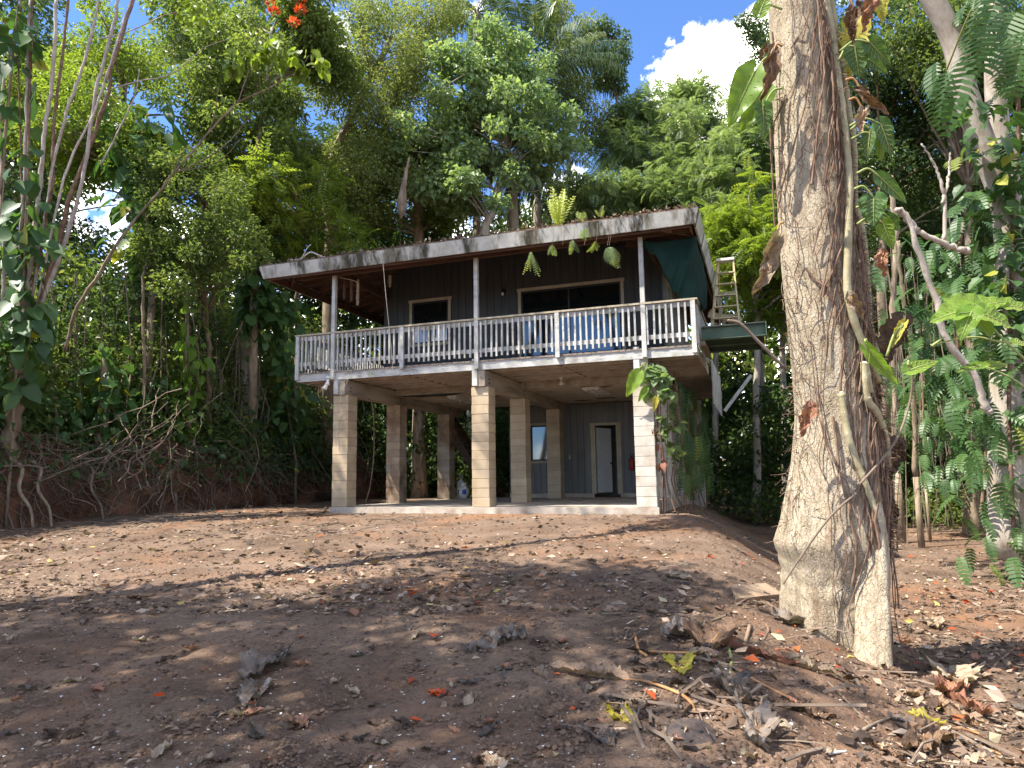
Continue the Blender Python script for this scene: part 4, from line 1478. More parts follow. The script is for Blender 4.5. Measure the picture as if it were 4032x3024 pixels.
def frond(mbr, P, D, L, droop, n, ll, r, twist=0, V=None):
    """palm frond: rachis tube plus hanging leaflets"""
    D = nrm(D)
    t = np.linspace(0, 1, 12)
    hz = nrm(np.array([D[0], D[1], 0]))
    Pm = P + D * L * t[:, None] - np.array([0, 0, 1]) * (droop * L * t ** 2)[:, None]
    mbr.tube(Pm, np.linspace(.03, .006, 12), 4, False)
    tt = np.linspace(.15, 1, n)
    A = np.stack([np.interp(tt, t, Pm[:, i]) for i in range(3)], -1)
    T = nrm(np.gradient(A, axis=0))
    S = nrm(np.cross(T, [0, 0, 1.0]))
    out = []
    for s in (-1, 1):
        out.append((A, S * s * .75 + T * .6 + np.array([0, 0, -.35]) + r.normal(size=A.shape) * .12, np.cross(S, T)))
    A2 = np.concatenate([o[0] for o in out])
    D2 = np.concatenate([o[1] for o in out])
    N2 = np.concatenate([o[2] for o in out])
    l = ll * np.tile(np.sin(np.pi * (.12 + .8 * tt)) ** .6, 2)
    return leaf_quads(A2, N2, D2, l, .06 + 0 * l, fold=.1, droop=.55)


def palm(label, c, base, nf, L, ll, seed, r0=.16, dead=0):
    r = np.random.default_rng(seed)
    t = thing('palm_tree', label, 'palm', tuple(base), 'palms behind the house')
    P = spline([base, base * .5 + c * .5 + (.15, .1, 0), c], 16)
    MB().tube(P, np.linspace(r0 * 1.2, r0, 16), 10).tube([c - (0, 0, .1), c + (0, 0, .35), c + (0, 0, .9)], [r0 * 1.3, r0 * 1.1, .04], 8).build('trunk', mt['bark_pale'], t, True)
    for i in range(nf):
        a = 2 * math.pi * i / nf * 2.618 + r.uniform(-.2, .2)
        el = r.uniform(-.15, 1.15)
        D = np.array([math.cos(a) * math.cos(el), math.sin(a) * math.cos(el), math.sin(el)])
        m = MB()
        V, F = frond(m, c + (0, 0, .5), D, L * r.uniform(.8, 1.1), r.uniform(.3, .6), 46, ll, r)
        m.add(V, F)
        n = sum(len(q) for q in m.Q)
        v = np.clip(r.uniform(.1, .7) + r.uniform(-.15, .25, n), 0, 1)
        m.build('frond', mt['lf_palm'], t, val=v)
    settle(t)


palm('tall palm with long arching fronds against the sky', pd(1160, 190, 30), up_from(1140, 1000, 30), 26, 4.4, .95, 201)
palm('shorter palm with drooping dark fronds behind the roof centre', pd(1106, 390, 28), up_from(1112, 1000, 28), 22, 3.2, .75, 202, .2)
palm('palm spraying thin fronds at the top of the picture centre', pd(1030, 50, 31), up_from(1010, 1000, 31), 18, 3.6, .8, 203)

# broken limb dangling over the left part of the roof
o = MB().tube(spline([pd(866, 472, 24), pd(868, 455, 24), pd(869, 425, 24), pd(873, 395, 24), pd(884, 340, 24)], 14), [.02, .06, .1, .13, .15, .16, .16, .14, .12, .1, .09, .07, .05, .03], 9).build('broken_limb', mt['bark'])
tag(o, 'splintered grey limb hanging in the trees above the left roof', 'branch')

# ------------------------------------------------------------------ bare pale stems at the left edge
def stem(mb, pts, D, r0, r1, n=16, sides=7):
    P = spline([pd(u, v, D + (q[2] if len(q) > 2 else 0)) for q in pts for u, v in [q[:2]]], n * 2)
    rk = np.random.default_rng(int(pts[0][0] * 7 + pts[-1][1] + 5000))
    P[1:-1] += rk.normal(size=(n * 2 - 2, 3)) * r0 * .22
    rad = np.linspace(r0, r1, n * 2) * (1 + .18 * (rk.random(n * 2) < .18))
    mb.tube(P, rad, sides)


D1 = 15.2
ms = thing('multi_stemmed_tree', 'cluster of bare pale stems fanning up at the left edge', 'tree', tuple(pd(25, 960, D1)))
for pts, r0, r1, m in (
        ([(22, 1010), (30, 850), (44, 760), (52, 640)], .17, .12, 'bark'),
        ([(51, 745), (113, 574), (160, 400), (223, 236), (243, 149), (292, -10)], .085, .035, 'root'),
        ([(60, 730), (125, 560), (180, 380), (206, 206), (236, 87), (260, -10)], .07, .04, 'stem_pale'),
        ([(40, 700), (45, 505), (52, 411), (58, 200), (66, -10)], .055, .04, 'stem_pale'),
        ([(46, 680), (60, 500), (62, 300), (66, 160), (70, -10)], .045, .03, 'root'),
        ([(60, 640), (84, 400), (100, 260), (112, 174), (124, -10)], .07, .05, 'stem_pale'),
        ([(70, 620), (110, 420), (118, 248), (136, 112), (148, -10)], .05, .04, 'root'),
        ([(70, 640), (124, 315), (174, 159), (206, 37), (214, -10)], .05, .035, 'stem_pale'),
        ([(80, 660), (140, 380), (205, 240), (240, 130), (280, 10), (286, -10)], .04, .03, 'stem_pale'),
        ([(218, 357), (278, 238), (295, 190), (301, 149)], .025, .012, 'stem_pale'),
        ([(243, 191), (300, 175), (370, 159), (441, 104), (500, 82)], .022, .009, 'stem_pale'),
        ([(213, 85), (285, 65), (350, 35), (372, 28)], .02, .009, 'stem_pale'),
        ([(370, 159), (374, 100), (402, 60), (405, 40)], .009, .005, 'root'),
        ([(0, 720), (8, 590), (4, 420), (0, 240), (20, 120), (35, 90)], .06, .03, 'stem_pale'),
        ([(20, 120), (6, 60), (-6, 0)], .03, .015, 'stem_pale'),
        ([(48, 520), (44, 300), (40, 110), (46, -10)], .03, .02, 'root')):
    mb = MB()
    stem(mb, pts, D1, r0 * .68 if r0 < .1 else r0, r1 * .68 if r0 < .1 else r1)
    mb.build('stem', mt[m], ms, True)
r = np.random.default_rng(31)
MB().tube(spline([pd(372, 28, D1), pd(384, 30, D1)], 3), .02, 5).build('twig', mt['root'], ms)
C = np.array([pd(u, v, D1) for u, v in ((395, 30), (420, 15), (440, 40), (455, 20), (475, 8), (430, 62), (20, 40), (40, 20), (70, 15), (10, 80))])
V, Q, v = heart_mass(C, np.full(len(C), .22), 90, .17, r, up=.4, droop=.8)
obj('foliage', mesh_np('foliage', V, Q, v, True), mt['lf_yel'], ms)
settle(ms)

D2 = 16.4
lb = thing('leaning_branch_tree', 'long bare branch leaning right from the bank with big leaves at its tips', 'tree', tuple(pd(150, 730, D2)))
for pts, r0, r1 in (([(140, 760), (164, 673), (215, 590), (262, 512), (347, 411), (379, 370), (440, 300), (511, 221)], .042, .018),
                    ([(379, 370), (400, 345), (455, 275), (472, 190)], .02, .008), ([(379, 372), (440, 345), (490, 310), (532, 262)], .018, .006),
                    ([(372, 380), (395, 330), (430, 285)], .016, .006), ([(511, 221), (560, 200), (600, 180), (640, 155), (668, 120)], .022, .008), ([(515, 219), (535, 160), (550, 140)], .012, .006),
                    ([(379, 372), (470, 350), (520, 300)], .014, .006)):
    mb = MB()
    stem(mb, pts, D2, r0, r1)
    mb.build('limb', mt['bark'], lb, True)
C = np.array([pd(u, v, D2) for u, v in ((500, 130), (525, 110), (555, 120), (580, 110), (610, 130), (640, 120), (670, 110), (690, 140), (650, 160), (510, 150), (600, 100))])
V, Q, v = heart_mass(C, np.full(len(C), .2), 120, .24, r, up=.45, droop=.9)
obj('foliage', mesh_np('foliage', V, Q, v, True), mt['lf_yel'], lb)
settle(lb)


# ------------------------------------------------------------------ climbers and thickets
def far_wall(seed):
    r = np.random.default_rng(seed)
    n = 38000
    a = r.uniform(-1.75, 1.1, n)
    d = r.uniform(40, 58, n)
    z = -1.5 + r.random(n) * (14 + 2 * np.sin(a * 9) + 1.5 * np.sin(a * 23))
    P = np.stack([CAM[0] + d * np.sin(a - YAW * 0), CAM[1] + d * np.cos(a), z], -1)
    N = r.normal(size=P.shape) + np.array([0, -.5, .5])
    D = r.normal(size=P.shape) + np.array([0, 0, -.5])
    V, F = leaf_quads(P, N, D, r.uniform(.5, 1.2, n), r.uniform(.35, .7, n))
    kind(obj('distant_woods', mesh_np('distant_woods', V, F, r.random(n)), mt['lf_mid']), 'stuff')


far_wall(430)
def climber(label, trunk_pts, D, leafs, matl, seed, spread, n, L, rt=.12, name='climbing_vine', bark='bark', out=None, group=None):
    r = np.random.default_rng(seed)
    P = spline([pd(u, v, D + (q[2] if len(q) > 2 else 0)) for q in trunk_pts for u, v in [q[:2]]], 30)
    b0 = P[0].copy()
    b0[2] = floor_z(b0) - .2
    t = thing(name, label, 'vine', tuple(b0), group)
    MB().tube([b0, P[0] * .6 + b0 * .4, P[0]], [rt * 1.25, rt * 1.05, rt], 8).tube(P, np.concatenate([np.linspace(rt, rt * .6, 24), np.linspace(rt * .55, .004, 6)]), 8).build('stem', mt[bark], t, True)
    k = np.random.default_rng(seed + 1).integers(leafs[0], leafs[1], 60)
    V, Q, v = heart_mass(P[k], np.full(60, spread) * r.uniform(.6, 1.2, 60), n, L, r, up=.35, droop=1.1, out=out)
    obj('foliage', mesh_np('foliage', V, Q, v, True), mt[matl], t)
    settle(t)
    return t


climber('dark heart-leaved vine wrapping the trunk left of the roof corner', [(545, 960), (548, 700), (552, 560), (548, 430), (560, 300), (575, 180)], 22.6, (5, 19), 'lf_aroid', 301, .68, 380, .42, .15)
climber('big-leaved vine draped on the bank beside the roof corner', [(640, 1000), (610, 800), (600, 660)], 23.5, (4, 30), 'lf_aroid', 302, 1.0, 300, .36, .04)
climber('broad heart-leaved vine climbing the pale stems at the left edge', [(25, 980), (35, 800), (50, 600), (60, 330)], 14.9, (8, 29), 'lf_aroid', 303, .68, 160, .4, .03, out=(.2, -.5, 0))
climber('heart-leaved vine over the stump left of the sky gap', [(215, 1000), (225, 860), (225, 760)], 17.5, (6, 29), 'lf_aroid', 304, .7, 170, .3, .16)
climber('sunlit vine on the thin poles in the sky gap', [(410, 990), (408, 820), (405, 640)], 20, (4, 28), 'lf_bright', 305, .6, 130, .3, .05)
climber('vine of big leaves in the upper left corner', [(0, 420), (20, 200), (40, 0)], 15, (10, 29), 'lf_aroid', 306, .7, 60, .42, .04)
climber('big-leaved vine high on the left dark tree', [(330, 620), (315, 420), (300, 240)], 20, (4, 29), 'lf_aroid', 307, 1.3, 240, .5, .1)


def thicket(name, boxes, n, L, matl, seed, asp=.5, heart=False):
    """undergrowth: leaf mass filling uneven lumps; boxes (centre, radii)"""
    r = np.random.default_rng(seed)
    CC = []
    for c, rd in boxes:
        o = unit_rand(14, r)
        CC.append(np.asarray(c) + o * np.asarray(rd) * r.random((14, 1)) ** .4)
    C = np.vstack(CC)
    Rr = r.uniform(.4, .8, len(C))
    if heart:
        V, Q, v = heart_mass(C, Rr, n, L, r)
    else:
        V, Q, v = clump_leaves(C, Rr, n, L, r, asp=asp)
    return kind(obj(name, mesh_np(name, V, Q, v), mt[matl]), 'stuff')


# along the top of the bank, behind the house, and to the right
bk = [((-7.2 + .5 * math.sin(y), y, 2.0 + .3 * math.sin(y * 1.7)), (1.0, .9, .9)) for y in np.arange(-7, 16, 1.1)]
thicket('undergrowth', bk, 10000, .2, 'lf_dark', 401)
thicket('undergrowth', [((c[0] - .6, c[1], c[2] + 1.1), rd) for c, rd in bk], 7500, .22, 'lf_mid', 402)
thicket('undergrowth', [((c[0] + .5, c[1], c[2] - .5), (.5, .8, .5)) for c, rd in bk[4:]], 900, .26, 'lf_aroid', 403, heart=True)
thicket('undergrowth', [((BANKX(y) - .25, y, .95), (.35, .6, .5)) for y in np.arange(-7, 10, .9)], 3200, .13, 'lf_dark', 410)
thicket('undergrowth', [((BANKX(y) - .3, y, 1.1), (.35, .6, .4)) for y in np.arange(-7, 10, 1.2)], 420, .2, 'lf_aroid', 411, heart=True)
thicket('undergrowth', [((x, 22 + 1.5 * math.sin(x), 1.5 + 1.5 * (i % 3)), (1.6, 1.3, 1.6)) for i, x in enumerate(np.arange(-18, 30, .9))], 22000, .38, 'lf_dark', 412)
thicket('undergrowth', [((16.5 + 1.4 * math.sin(k * 2.2), -4 + 1.1 * k, .6 + 1.1 * (k % 3)), (1.2, 1.2, 1.3)) for k in range(20)], 12000, .26, 'lf_dark', 413)
thicket('undergrowth', [((1.5 - .9 * k, 12 - .1 * k, .8 + .9 * (k % 3)), (.9, .9, 1.0)) for k in range(10)], 8000, .22, 'lf_dark', 414)
thicket('undergrowth', [((-11.5 - (k % 2) * 2, -10 + 1.0 * k, 2.4 + (k % 3) * 1.3), (1.4, 1.2, 1.6)) for k in range(36)], 20000, .3, 'lf_dark', 415)
thicket('undergrowth', [((x, 13.5 + .8 * math.sin(x * 1.3), 1.2), (1.2, 1.2, 1.6)) for x in np.arange(-6, 9, 1.3)], 9000, .24, 'lf_dark', 404)
thicket('undergrowth', [((-2.5 - .8 * k, 15.5 + .7 * math.sin(k), 3.2 + 1.3 * (k % 4)), (1.2, 1.0, 1.3)) for k in range(14)], 11000, .26, 'lf_dark', 416)
thicket('undergrowth', [((x, 17 + 1.2 * math.sin(x), 3.8), (1.6, 1.2, 2.2)) for x in np.arange(-10, 20, 1.7)], 13000, .3, 'lf_dark', 405)
thicket('undergrowth', [((9.3 + 1.1 * k, 15 - .25 * k, .2 + .3 * (k % 2)), (1.0, 1.0, 1.2)) for k in range(7)], 6000, .2, 'lf_dark', 406)
thicket('undergrowth', [((10.5 + 1.0 * k, 12.5 - .5 * k, 1.9 + .5 * (k % 3)), (.9, .9, 1.3)) for k in range(7)], 5500, .2, 'lf_mid', 407)
thicket('undergrowth', [((-12 - (k % 3), -8 + 1.8 * k, 4.2 + (k % 4) * .9), (1.8, 1.4, 2.2)) for k in range(16)], 11000, .3, 'lf_dark', 408)
thicket('undergrowth', [((-8.5 + .4 * math.sin(k * 2.), -6 + 1.5 * k, 3.6 + .8 * math.sin(k * 1.7)), (1.0, 1.0, 1.2)) for k in range(14)], 9000, .19, 'lf_mid', 409)

thicket('vine_curtain', [((BANKX(y) - .75, y, 2.0 + .3 * math.sin(y * 2.1)), (.35, .6, .6)) for y in np.arange(-7.5, 10, .7)], 900, .2, 'lf_aroid', 425, heart=True)
thicket('vine_curtain', [((BANKX(y) - .8, y, 1.9 + .4 * math.sin(y * 1.1)), (.4, .6, .7)) for y in np.arange(-7.5, 10, .7)], 7500, .13, 'lf_mid', 426)
thicket('vine_curtain', [((-8.6, y, 2.6 + 1.3 * (k % 4)), (.9, .9, 1.0)) for k, y in enumerate(np.arange(-7, 14, .55))], 14000, .2, 'lf_mid', 427)
thicket('vine_curtain', [((-7.0 + .4 * math.sin(y * 1.9), y, 3.6 + .7 * math.sin(y * 1.3)), (.7, .8, .9)) for y in np.arange(-7.5, 13, .8)], 9500, .17, 'lf_mid', 420)
thicket('vine_curtain', [((-7.3 + .4 * math.sin(y * 2.3), y, 5.2 + .9 * math.sin(y * .9)), (.8, .8, .9)) for y in np.arange(-7, 13, 1.0)], 8500, .17, 'lf_dark', 421)
thicket('vine_curtain', [((-6.5 + .3 * math.sin(y * 2.3), y, 2.7 + .4 * math.sin(y * .9)), (.5, .8, .6)) for y in np.arange(-7, 10, .9)], 1100, .24, 'lf_aroid', 422, heart=True)
thicket('undergrowth', [((8.6 + .75 * k, 11.5 + .5 * math.sin(k * 2), .3 + 1.2 * (k % 3)), (.8, .8, 1.0)) for k in range(12)], 9000, .2, 'lf_dark', 423)
thicket('undergrowth', [((9.5 + .9 * k, 9.8 + .5 * math.sin(k * 2), -.4), (.8, .8, .5)) for k in range(7)], 2500, .16, 'lf_mid', 424)

# hanging roots on the bank face and lianas in the trees
r = np.random.default_rng(55)
mb = MB()
for i in range(1400):
    y = r.uniform(-7.5, 1.5) if r.random() < .7 else r.uniform(1, 10)
    x = BANKX(y) - .45 + r.uniform(-.3, .4)
    z = r.uniform(.1, 1.8)
    ln = r.uniform(.2, 1.7)
    n = 9
    P = np.zeros((n, 3))
    t_ = np.linspace(0, 1, n)
    P[:, 0] = x + t_ * r.uniform(.0, .8) + np.cumsum(r.normal(size=n) * .06)
    P[:, 1] = y + t_ ** r.uniform(.5, 2) * r.normal() * .9 + np.cumsum(r.normal(size=n) * .07)
    P[:, 2] = np.maximum(z - t_ ** r.uniform(.5, 2) * ln + np.cumsum(r.normal(size=n) * .05), -.3)
    k = r.choice([.004, .007, .011, .018, .032], p=[.42, .3, .17, .08, .03])
    mb.tube(P, np.linspace(k, k * .4, n), 4, False)
for i in range(22):     # long stems sweeping down from the stump and along the foot of the bank
    a = pd(r.uniform(160, 480), r.uniform(820, 960), r.uniform(16.6, 18.5))
    b = pd(r.uniform(-80, 330), r.uniform(980, 1090), r.uniform(14.4, 16.4))
    m = a * .5 + b * .5 + np.array([.3, 0, r.uniform(-.5, .1)])
    mb.tube(spline([a, m, b], 12) + r.normal(size=(12, 3)) * .04, r.choice([.005, .008, .012]), 4, False)
kind(mb.build('hanging_roots', mt['liana']), 'stuff')
mb = MB()
for i in range(260):
    y = r.uniform(-6.5, 11)
    x = BANKX(y) - r.uniform(.4, 2.6)
    z = r.uniform(2.4, 6.5)
    P = spline([(x, y, z), (x + r.normal() * .2, y + r.normal() * .2, z * .6), (x + r.normal() * .4, y + r.normal() * .3, z * .3), (x + r.uniform(0, 1.2), y + r.normal() * .6, r.uniform(.3, 1.4))], 9)
    mb.tube(P, r.choice([.006, .01, .016]), 4, False)
for i in range(80):
    a = r.uniform(0, 1)
    p = pd(r.uniform(1860, 2200), 300, r.uniform(14, 21))
    z = r.uniform(1.5, 6)
    mb.tube(spline([(p[0], p[1], z), (p[0] + r.normal() * .1, p[1] + r.normal() * .1, z * .5), (p[0] + r.normal() * .25, p[1] + r.normal() * .25, r.uniform(-.9, .8))], 8), r.choice([.004, .006, .01]), 4, False)
kind(mb.build('hanging_lianas', mt['liana']), 'stuff')
for i, (y, ln, rr, lbl) in enumerate(((-4.6, 1.5, .06, 'thick bare root standing out of the bank at the far left'), (-3.4, 1.3, .05, 'forked root on the bank under the stump'),
                                      (-3.0, 1.2, .045, 'bent root beside the forked root on the bank'), (-1.6, 1.0, .04, 'short root end hanging over the red soil'))):
    x = BANKX(y) + .12
    P = spline([(x - .5, y, 1.2), (x - .05, y + .05, .95), (x + .12, y - .1, .5), (x + .2, y + .12, .1), (x + .42, y + .05, -.35)], 16)
    o = MB().tube(P, np.linspace(rr, rr * .55, 16), 7).build('tree_root', mt['bark'], smooth=True)
    tag(o, lbl, 'root', 'roots on the bank')

# thin poles in the sky gap and slim trunks on the right
for i, (pts, D, rr, m, lbl) in enumerate((
        ([(310, 960), (312, 780), (308, 640), (318, 560), (350, 500)], 18.9, .05, 'bark', 'thin bare trunk left of the sky gap'),
        ([(350, 940), (348, 800), (350, 620)], 19.7, .03, 'bark', 'thin dark pole in the middle of the sky gap'),
        ([(405, 940), (402, 780), (404, 600), (420, 520)], 20.3, .035, 'bark_pale', 'thin sunlit pole right of the sky gap'),
        ([(1936, 1010), (1932, 900), (1930, 700), (1934, 520), (1925, 380)], 17, .085, 'bark', 'straight grey trunk just right of the big trunk'),
        ([(1978, 1030), (1974, 880), (1968, 760), (1950, 640), (1940, 520)], 16, .06, 'bark', 'slim leaning trunk second right of the big trunk'),
        ([(1998, 1035), (1994, 900), (1990, 780)], 17, .03, 'bark', 'thin sapling trunk third right of the big trunk'),
        ([(1850, 1000), (1868, 850), (1880, 700), (1870, 560)], 19, .1, 'bark', 'dim trunk in the shade behind the big trunk'))):
    mb = MB()
    stem(mb, pts, D, rr, rr * .6)
    p = pd(*pts[0], D)
    gz_ = floor_z(p)
    if p[2] > gz_:
        mb.tube([(p[0], p[1], gz_ - .1), p], [rr * 1.25, rr], 7)
    o = mb.build('slim_trunk', mt[m], smooth=True)
    tag(o, lbl, 'trunk')

# pale leaning trunk with climbing cut-leaf vine at the right edge
DR = 11.2
lt = thing('leaning_trunk_tree', 'pale leaning trunk curving down the right side under climbing vines', 'tree', tuple(pd(2190, 1180, DR)))
P = spline([pd(u, v, DR) for u, v in ((2185, 1200), (2180, 1000), (2178, 760), (2180, 560), (2170, 440), (2130, 330), (2085, 200), (2060, 90), (2005, -20), (1960, -120))], 40)
MB().tube(P, np.concatenate([np.linspace(.34, .2, 14), np.linspace(.2, .15, 26)]), 14).build('trunk', mt['bark_pale'], lt, True)
P = spline([pd(u, v, DR + 1) for u, v in ((2200, 900), (2190, 500), (2150, 200), (2160, -30))], 20)
MB().tube(P, np.linspace(.2, .14, 20), 10).build('second_trunk', mt['bark_pale'], lt, True)
mb = MB()
stem(mb, [(2140, 890), (2126, 870), (2103, 807), (2040, 727), (2026, 661), (1987, 549), (1960, 470), (1934, 453)], DR - 1.2, .055, .03)
stem(mb, [(2094, 540), (2060, 535), (1995, 506), (1965, 480), (1934, 450)], DR - .8, .05, .03)
stem(mb, [(2040, 520), (2040, 430), (2020, 360), (1990, 310)], DR - .8, .03, .012)
stem(mb, [(2036, 440), (2050, 380), (2052, 330)], DR - .8, .025, .012)
mb.build('limb', mt['bark_pale'], lt, True)
settle(lt)
r = np.random.default_rng(61)


def fern_curtain(label, spine, D, n, L, seed, spread, group='cut-leaf climbers on the right'):
    r = np.random.default_rng(seed)
    P = spline([pd(u, v, D) for u, v in spine], 40)
    t = thing('climbing_fern', label, 'vine', tuple(P[0]), group)
    mb = MB().tube(P, .03, 6)
    mb.build('stem', mt['root'], t, True)
    it = []
    for i in range(n):
        p = P[r.integers(0, 40)] + r.normal(size=3) * np.array([spread, spread * .6, .3])
        a = r.uniform(0, 6.28)
        d = np.array([math.cos(a) * .6, math.sin(a) * .6 - .3, r.uniform(-1.3, -.1)])
        nn = nrm(np.array([math.cos(a), math.sin(a), .7]) + TOCAM(p) * .5 + r.normal(size=3) * .3)
        l = L * r.uniform(.5, 1.2)
        it.append((p, d, nn, l, l * r.uniform(.5, .72), 8, float(np.clip(r.normal(.4, .22), 0, 1))))
    V, T, v = lobed_cluster(it, .2)
    obj('foliage', mesh_np('foliage', V, T, v), mt['lf_aroid'], t)
    settle(t)


fern_curtain('cut-leaf vine curtain down the right edge trunk', [(2190, 1150), (2180, 900), (2185, 620), (2190, 420)], DR - .35, 150, .5, 501, .42)
fern_curtain('cut-leaf vine hanging between the slim trunks and the right edge', [(2070, 1010), (2075, 820), (2060, 640), (2080, 480)], DR + 1.6, 170, .55, 502, .5)
fern_curtain('cut-leaf vine high on the pale leaning trunk', [(2190, 420), (2200, 250), (2180, 60), (2120, -40)], DR - .2, 70, .6, 503, .45)
fern_curtain('cut-leaf vine low beside the sunny path', [(2120, 1110), (2130, 960), (2110, 800)], DR + .4, 90, .42, 504, .4)
fern_curtain('dim cut-leaf vine deep behind the slim trunks', [(1990, 980), (1990, 780), (2010, 560)], 18, 120, .7, 505, .8)
# glossy simple leaves on the right trunk
V, Q, v = heart_mass(np.array([pd(u, vv, DR - .5) for u, vv in ((2150, 330), (2180, 380), (2130, 400), (2190, 470), (2160, 520), (2200, 600), (2150, 620), (2180, 700), (2130, 240))]), np.full(9, .45), 150, .24, r)
o = obj('glossy_vine', mesh_np('glossy_vine', V, Q, v), mt['lf_aroid'])
tag(o, 'glossy oval-leaved vine over the bend of the pale leaning trunk', 'vine')


# ------------------------------------------------------------------ the big trunk in front
def prof(D=6.5):
    """v, centre u, half width in picture px"""
    return [(-420, 1690, 46), (-200, 1700, 48), (0, 1716, 54), (120, 1730, 60), (250, 1742, 66), (400, 1757, 72), (560, 1772, 78), (700, 1786, 80), (820, 1800, 82), (900, 1806, 84), (1000, 1806, 92),
            (1080, 1800, 100), (1140, 1797, 108), (1175, 1794, 113), (1200, 1798, 106), (1240, 1800, 98), (1300, 1800, 98), (1360, 1805, 102), (1420, 1812, 108), (1480, 1818, 120)]


bt = thing('big_tree', 'large pale trunk wound with ringed vines standing in front on the right', 'tree', (9.9, -7.2, -.95))
pr = np.array(prof())
vv_ = np.linspace(-420, 1480, 150)
uu_ = np.interp(vv_, pr[:, 0], pr[:, 1])
ww_ = np.interp(vv_, pr[:, 0], pr[:, 2])
C0 = pd(1800, 1380, 6.45)
cen = []
for u, v in zip(uu_, vv_):
    d = ray(u, v)
    # trunk axis lies in a plane facing the camera, leaning a little back
    dep = 6.45 + .00012 * max(0, 1380 - v)
    cen.append(CAM + d * dep)
cen = np.array(cen)
cen[:, 2] = np.maximum(cen[:, 2], -1.35)
nth = 120
th = np.linspace(0, 2 * np.pi, nth, endpoint=False)
Gd = np.zeros((150, nth + 1, 3))
rt = np.array([math.cos(YAW), math.sin(YAW), 0])
fw = np.array([-math.sin(YAW), math.cos(YAW), 0])
for i in range(150):
    rad = ww_[i] * 6.5 / 1523
    z = cen[i, 2]
    low = float(np.clip((.9 - z) / 1.8, 0, 1))
    fl = 1 + low * (.10 * np.sin(th * 3 + .6) + .06 * np.sin(th * 5 + 2 + z)) + .035 * np.sin(th * 4 + z * .9) + .02 * np.sin(th * 9 + z * 2)
    fl += .05 * fbm(np.cos(th) * 1.6 + 40, np.sin(th) * 1.6 + z * 1.3, 3, 71) + .025 * fbm(np.cos(th) * 5 + 10, np.sin(th) * 5 + z * 2.1, 3, 75)
    seam = np.exp(-((np.mod(th + 1.05 + .12 * np.sin(z * 1.3) + np.pi, 2 * np.pi) - np.pi) / .16) ** 2)
    fl -= seam * (.10 + .12 * low)
    fl += low * .10 * fbm(np.cos(th) * 6 + 3, np.sin(th) * 9 + z * 6, 3, 79)
    if i > 110:
        fl += .03 * np.sin(z * 42 + 2 * np.sin(th * 2)) * np.exp(-((z + .35) / .2) ** 2)
    rr = rad * fl
    Gd[i, :nth] = cen[i] + (np.cos(th) * rr)[:, None] * rt + (np.sin(th) * rr)[:, None] * fw
Gd[:, nth] = Gd[:, 0]
MB().grid(Gd[::-1]).build('trunk', mt['bark_big'], bt, True)
# a second root stem fused to the right side, running lower
P = spline([pd(1865, 900, 6.2), pd(1882, 1080, 6.15), pd(1888, 1220, 6.05), pd(1886, 1340, 5.95), pd(1884, 1450, 5.8), pd(1884, 1520, 5.75)], 40)
th = np.linspace(0, 2 * np.pi, 41)
Gb = np.zeros((40, 41, 3))
for i in range(40):
    z = P[i, 2]
    rr = np.interp(i, [0, 14, 28, 39], [.05, .13, .14, .15])
    fl = 1 + .14 * np.sin(th * 3 + z * 2) + .3 * fbm(np.cos(th) * 1.7 + 5, np.sin(th) * 1.7 + z * 3.5, 4, 85) + .06 * np.sin(th * 7 + z * 4)
    Gb[i] = P[i] + (np.cos(th) * rr * fl)[:, None] * rt + (np.sin(th) * rr * fl)[:, None] * fw
Gb[:, 40] = Gb[:, 0]
mb = MB().grid(Gb[::-1])
mb.build('root_buttress', mt['bark_big'], bt, True)
# crown overhead, out of the picture
r = np.random.default_rng(81)
topc = cen[0]
P = spline([topc, topc + (.2, .5, 2.2), topc + (1.2, 1.5, 4.2)], 12)
mb = MB().tube(P, np.linspace(.2, .1, 12), 9)
C, Rr = crown_clumps(topc + (3.2, 2.0, 5.2), (3.0, 2.6, 1.6), 44, .8, r)
limbs(mb, P, C, r, .1, 1, .06)
mb.build('limb', mt['bark_pale'], bt, True)
V, F, v = clump_leaves(C, Rr, 7000, .24, r)
obj('crown', mesh_np('crown', V, F, v), mt['lf_mid'], bt)
settle(bt)


def on_trunk(u, v, off=.03):
    """point on the camera side of the trunk"""
    i = np.interp(v, vv_, np.arange(150))
    c = np.array([np.interp(i, np.arange(150), cen[:, k]) for k in range(3)])
    w = np.interp(v, vv_, ww_)
    s = np.clip((u - np.interp(v, vv_, uu_)) / w, -1.25, 1.25)
    rad = w * 6.5 / 1523
    dep = math.sqrt(max(0, 1 - min(1, abs(s)) ** 2))
    return c + rt * s * rad * (1 + off * .3) - fw * (dep * rad * 1.02 + off)


vine = thing('ringed_vine', 'thick ringed aroid vine winding up the big front trunk', 'vine', tuple(on_trunk(1890, 1010)))


def ringed(pts, r0, r1, off=.05):
    P = spline([on_trunk(u, v, off) for u, v in pts], 60)
    rad = np.linspace(r0, r1, 60) * (1 + .14 * (np.arange(60) % 6 == 0))
    MB().tube(P, rad, 10).build('stem', mt['stem_green'], vine, True)
    rr = np.random.default_rng(int(pts[0][0]))
    for k in range(0, 60, 6):
        q = P[k]
        n = -fw + rt * rr.uniform(-.6, .3) + np.array([0, 0, .2])
        c = q + nrm(n) * rad[k] * .8
        tt = nrm(P[min(k + 1, 59)] - P[max(k - 1, 0)])
        s = nrm(np.cross(tt, n))
        th2 = np.linspace(0, 2 * np.pi, 9)[:-1]
        V = [c + nrm(n) * .008] + [c + s * math.cos(a) * r0 * .55 + tt * math.sin(a) * r0 * .3 for a in th2]
        obj('leaf_scar', mesh_np('leaf_scar', V, np.array([(0, 1 + j, 1 + (j + 1) % 8) for j in range(8)])), mt['scar'], vine)


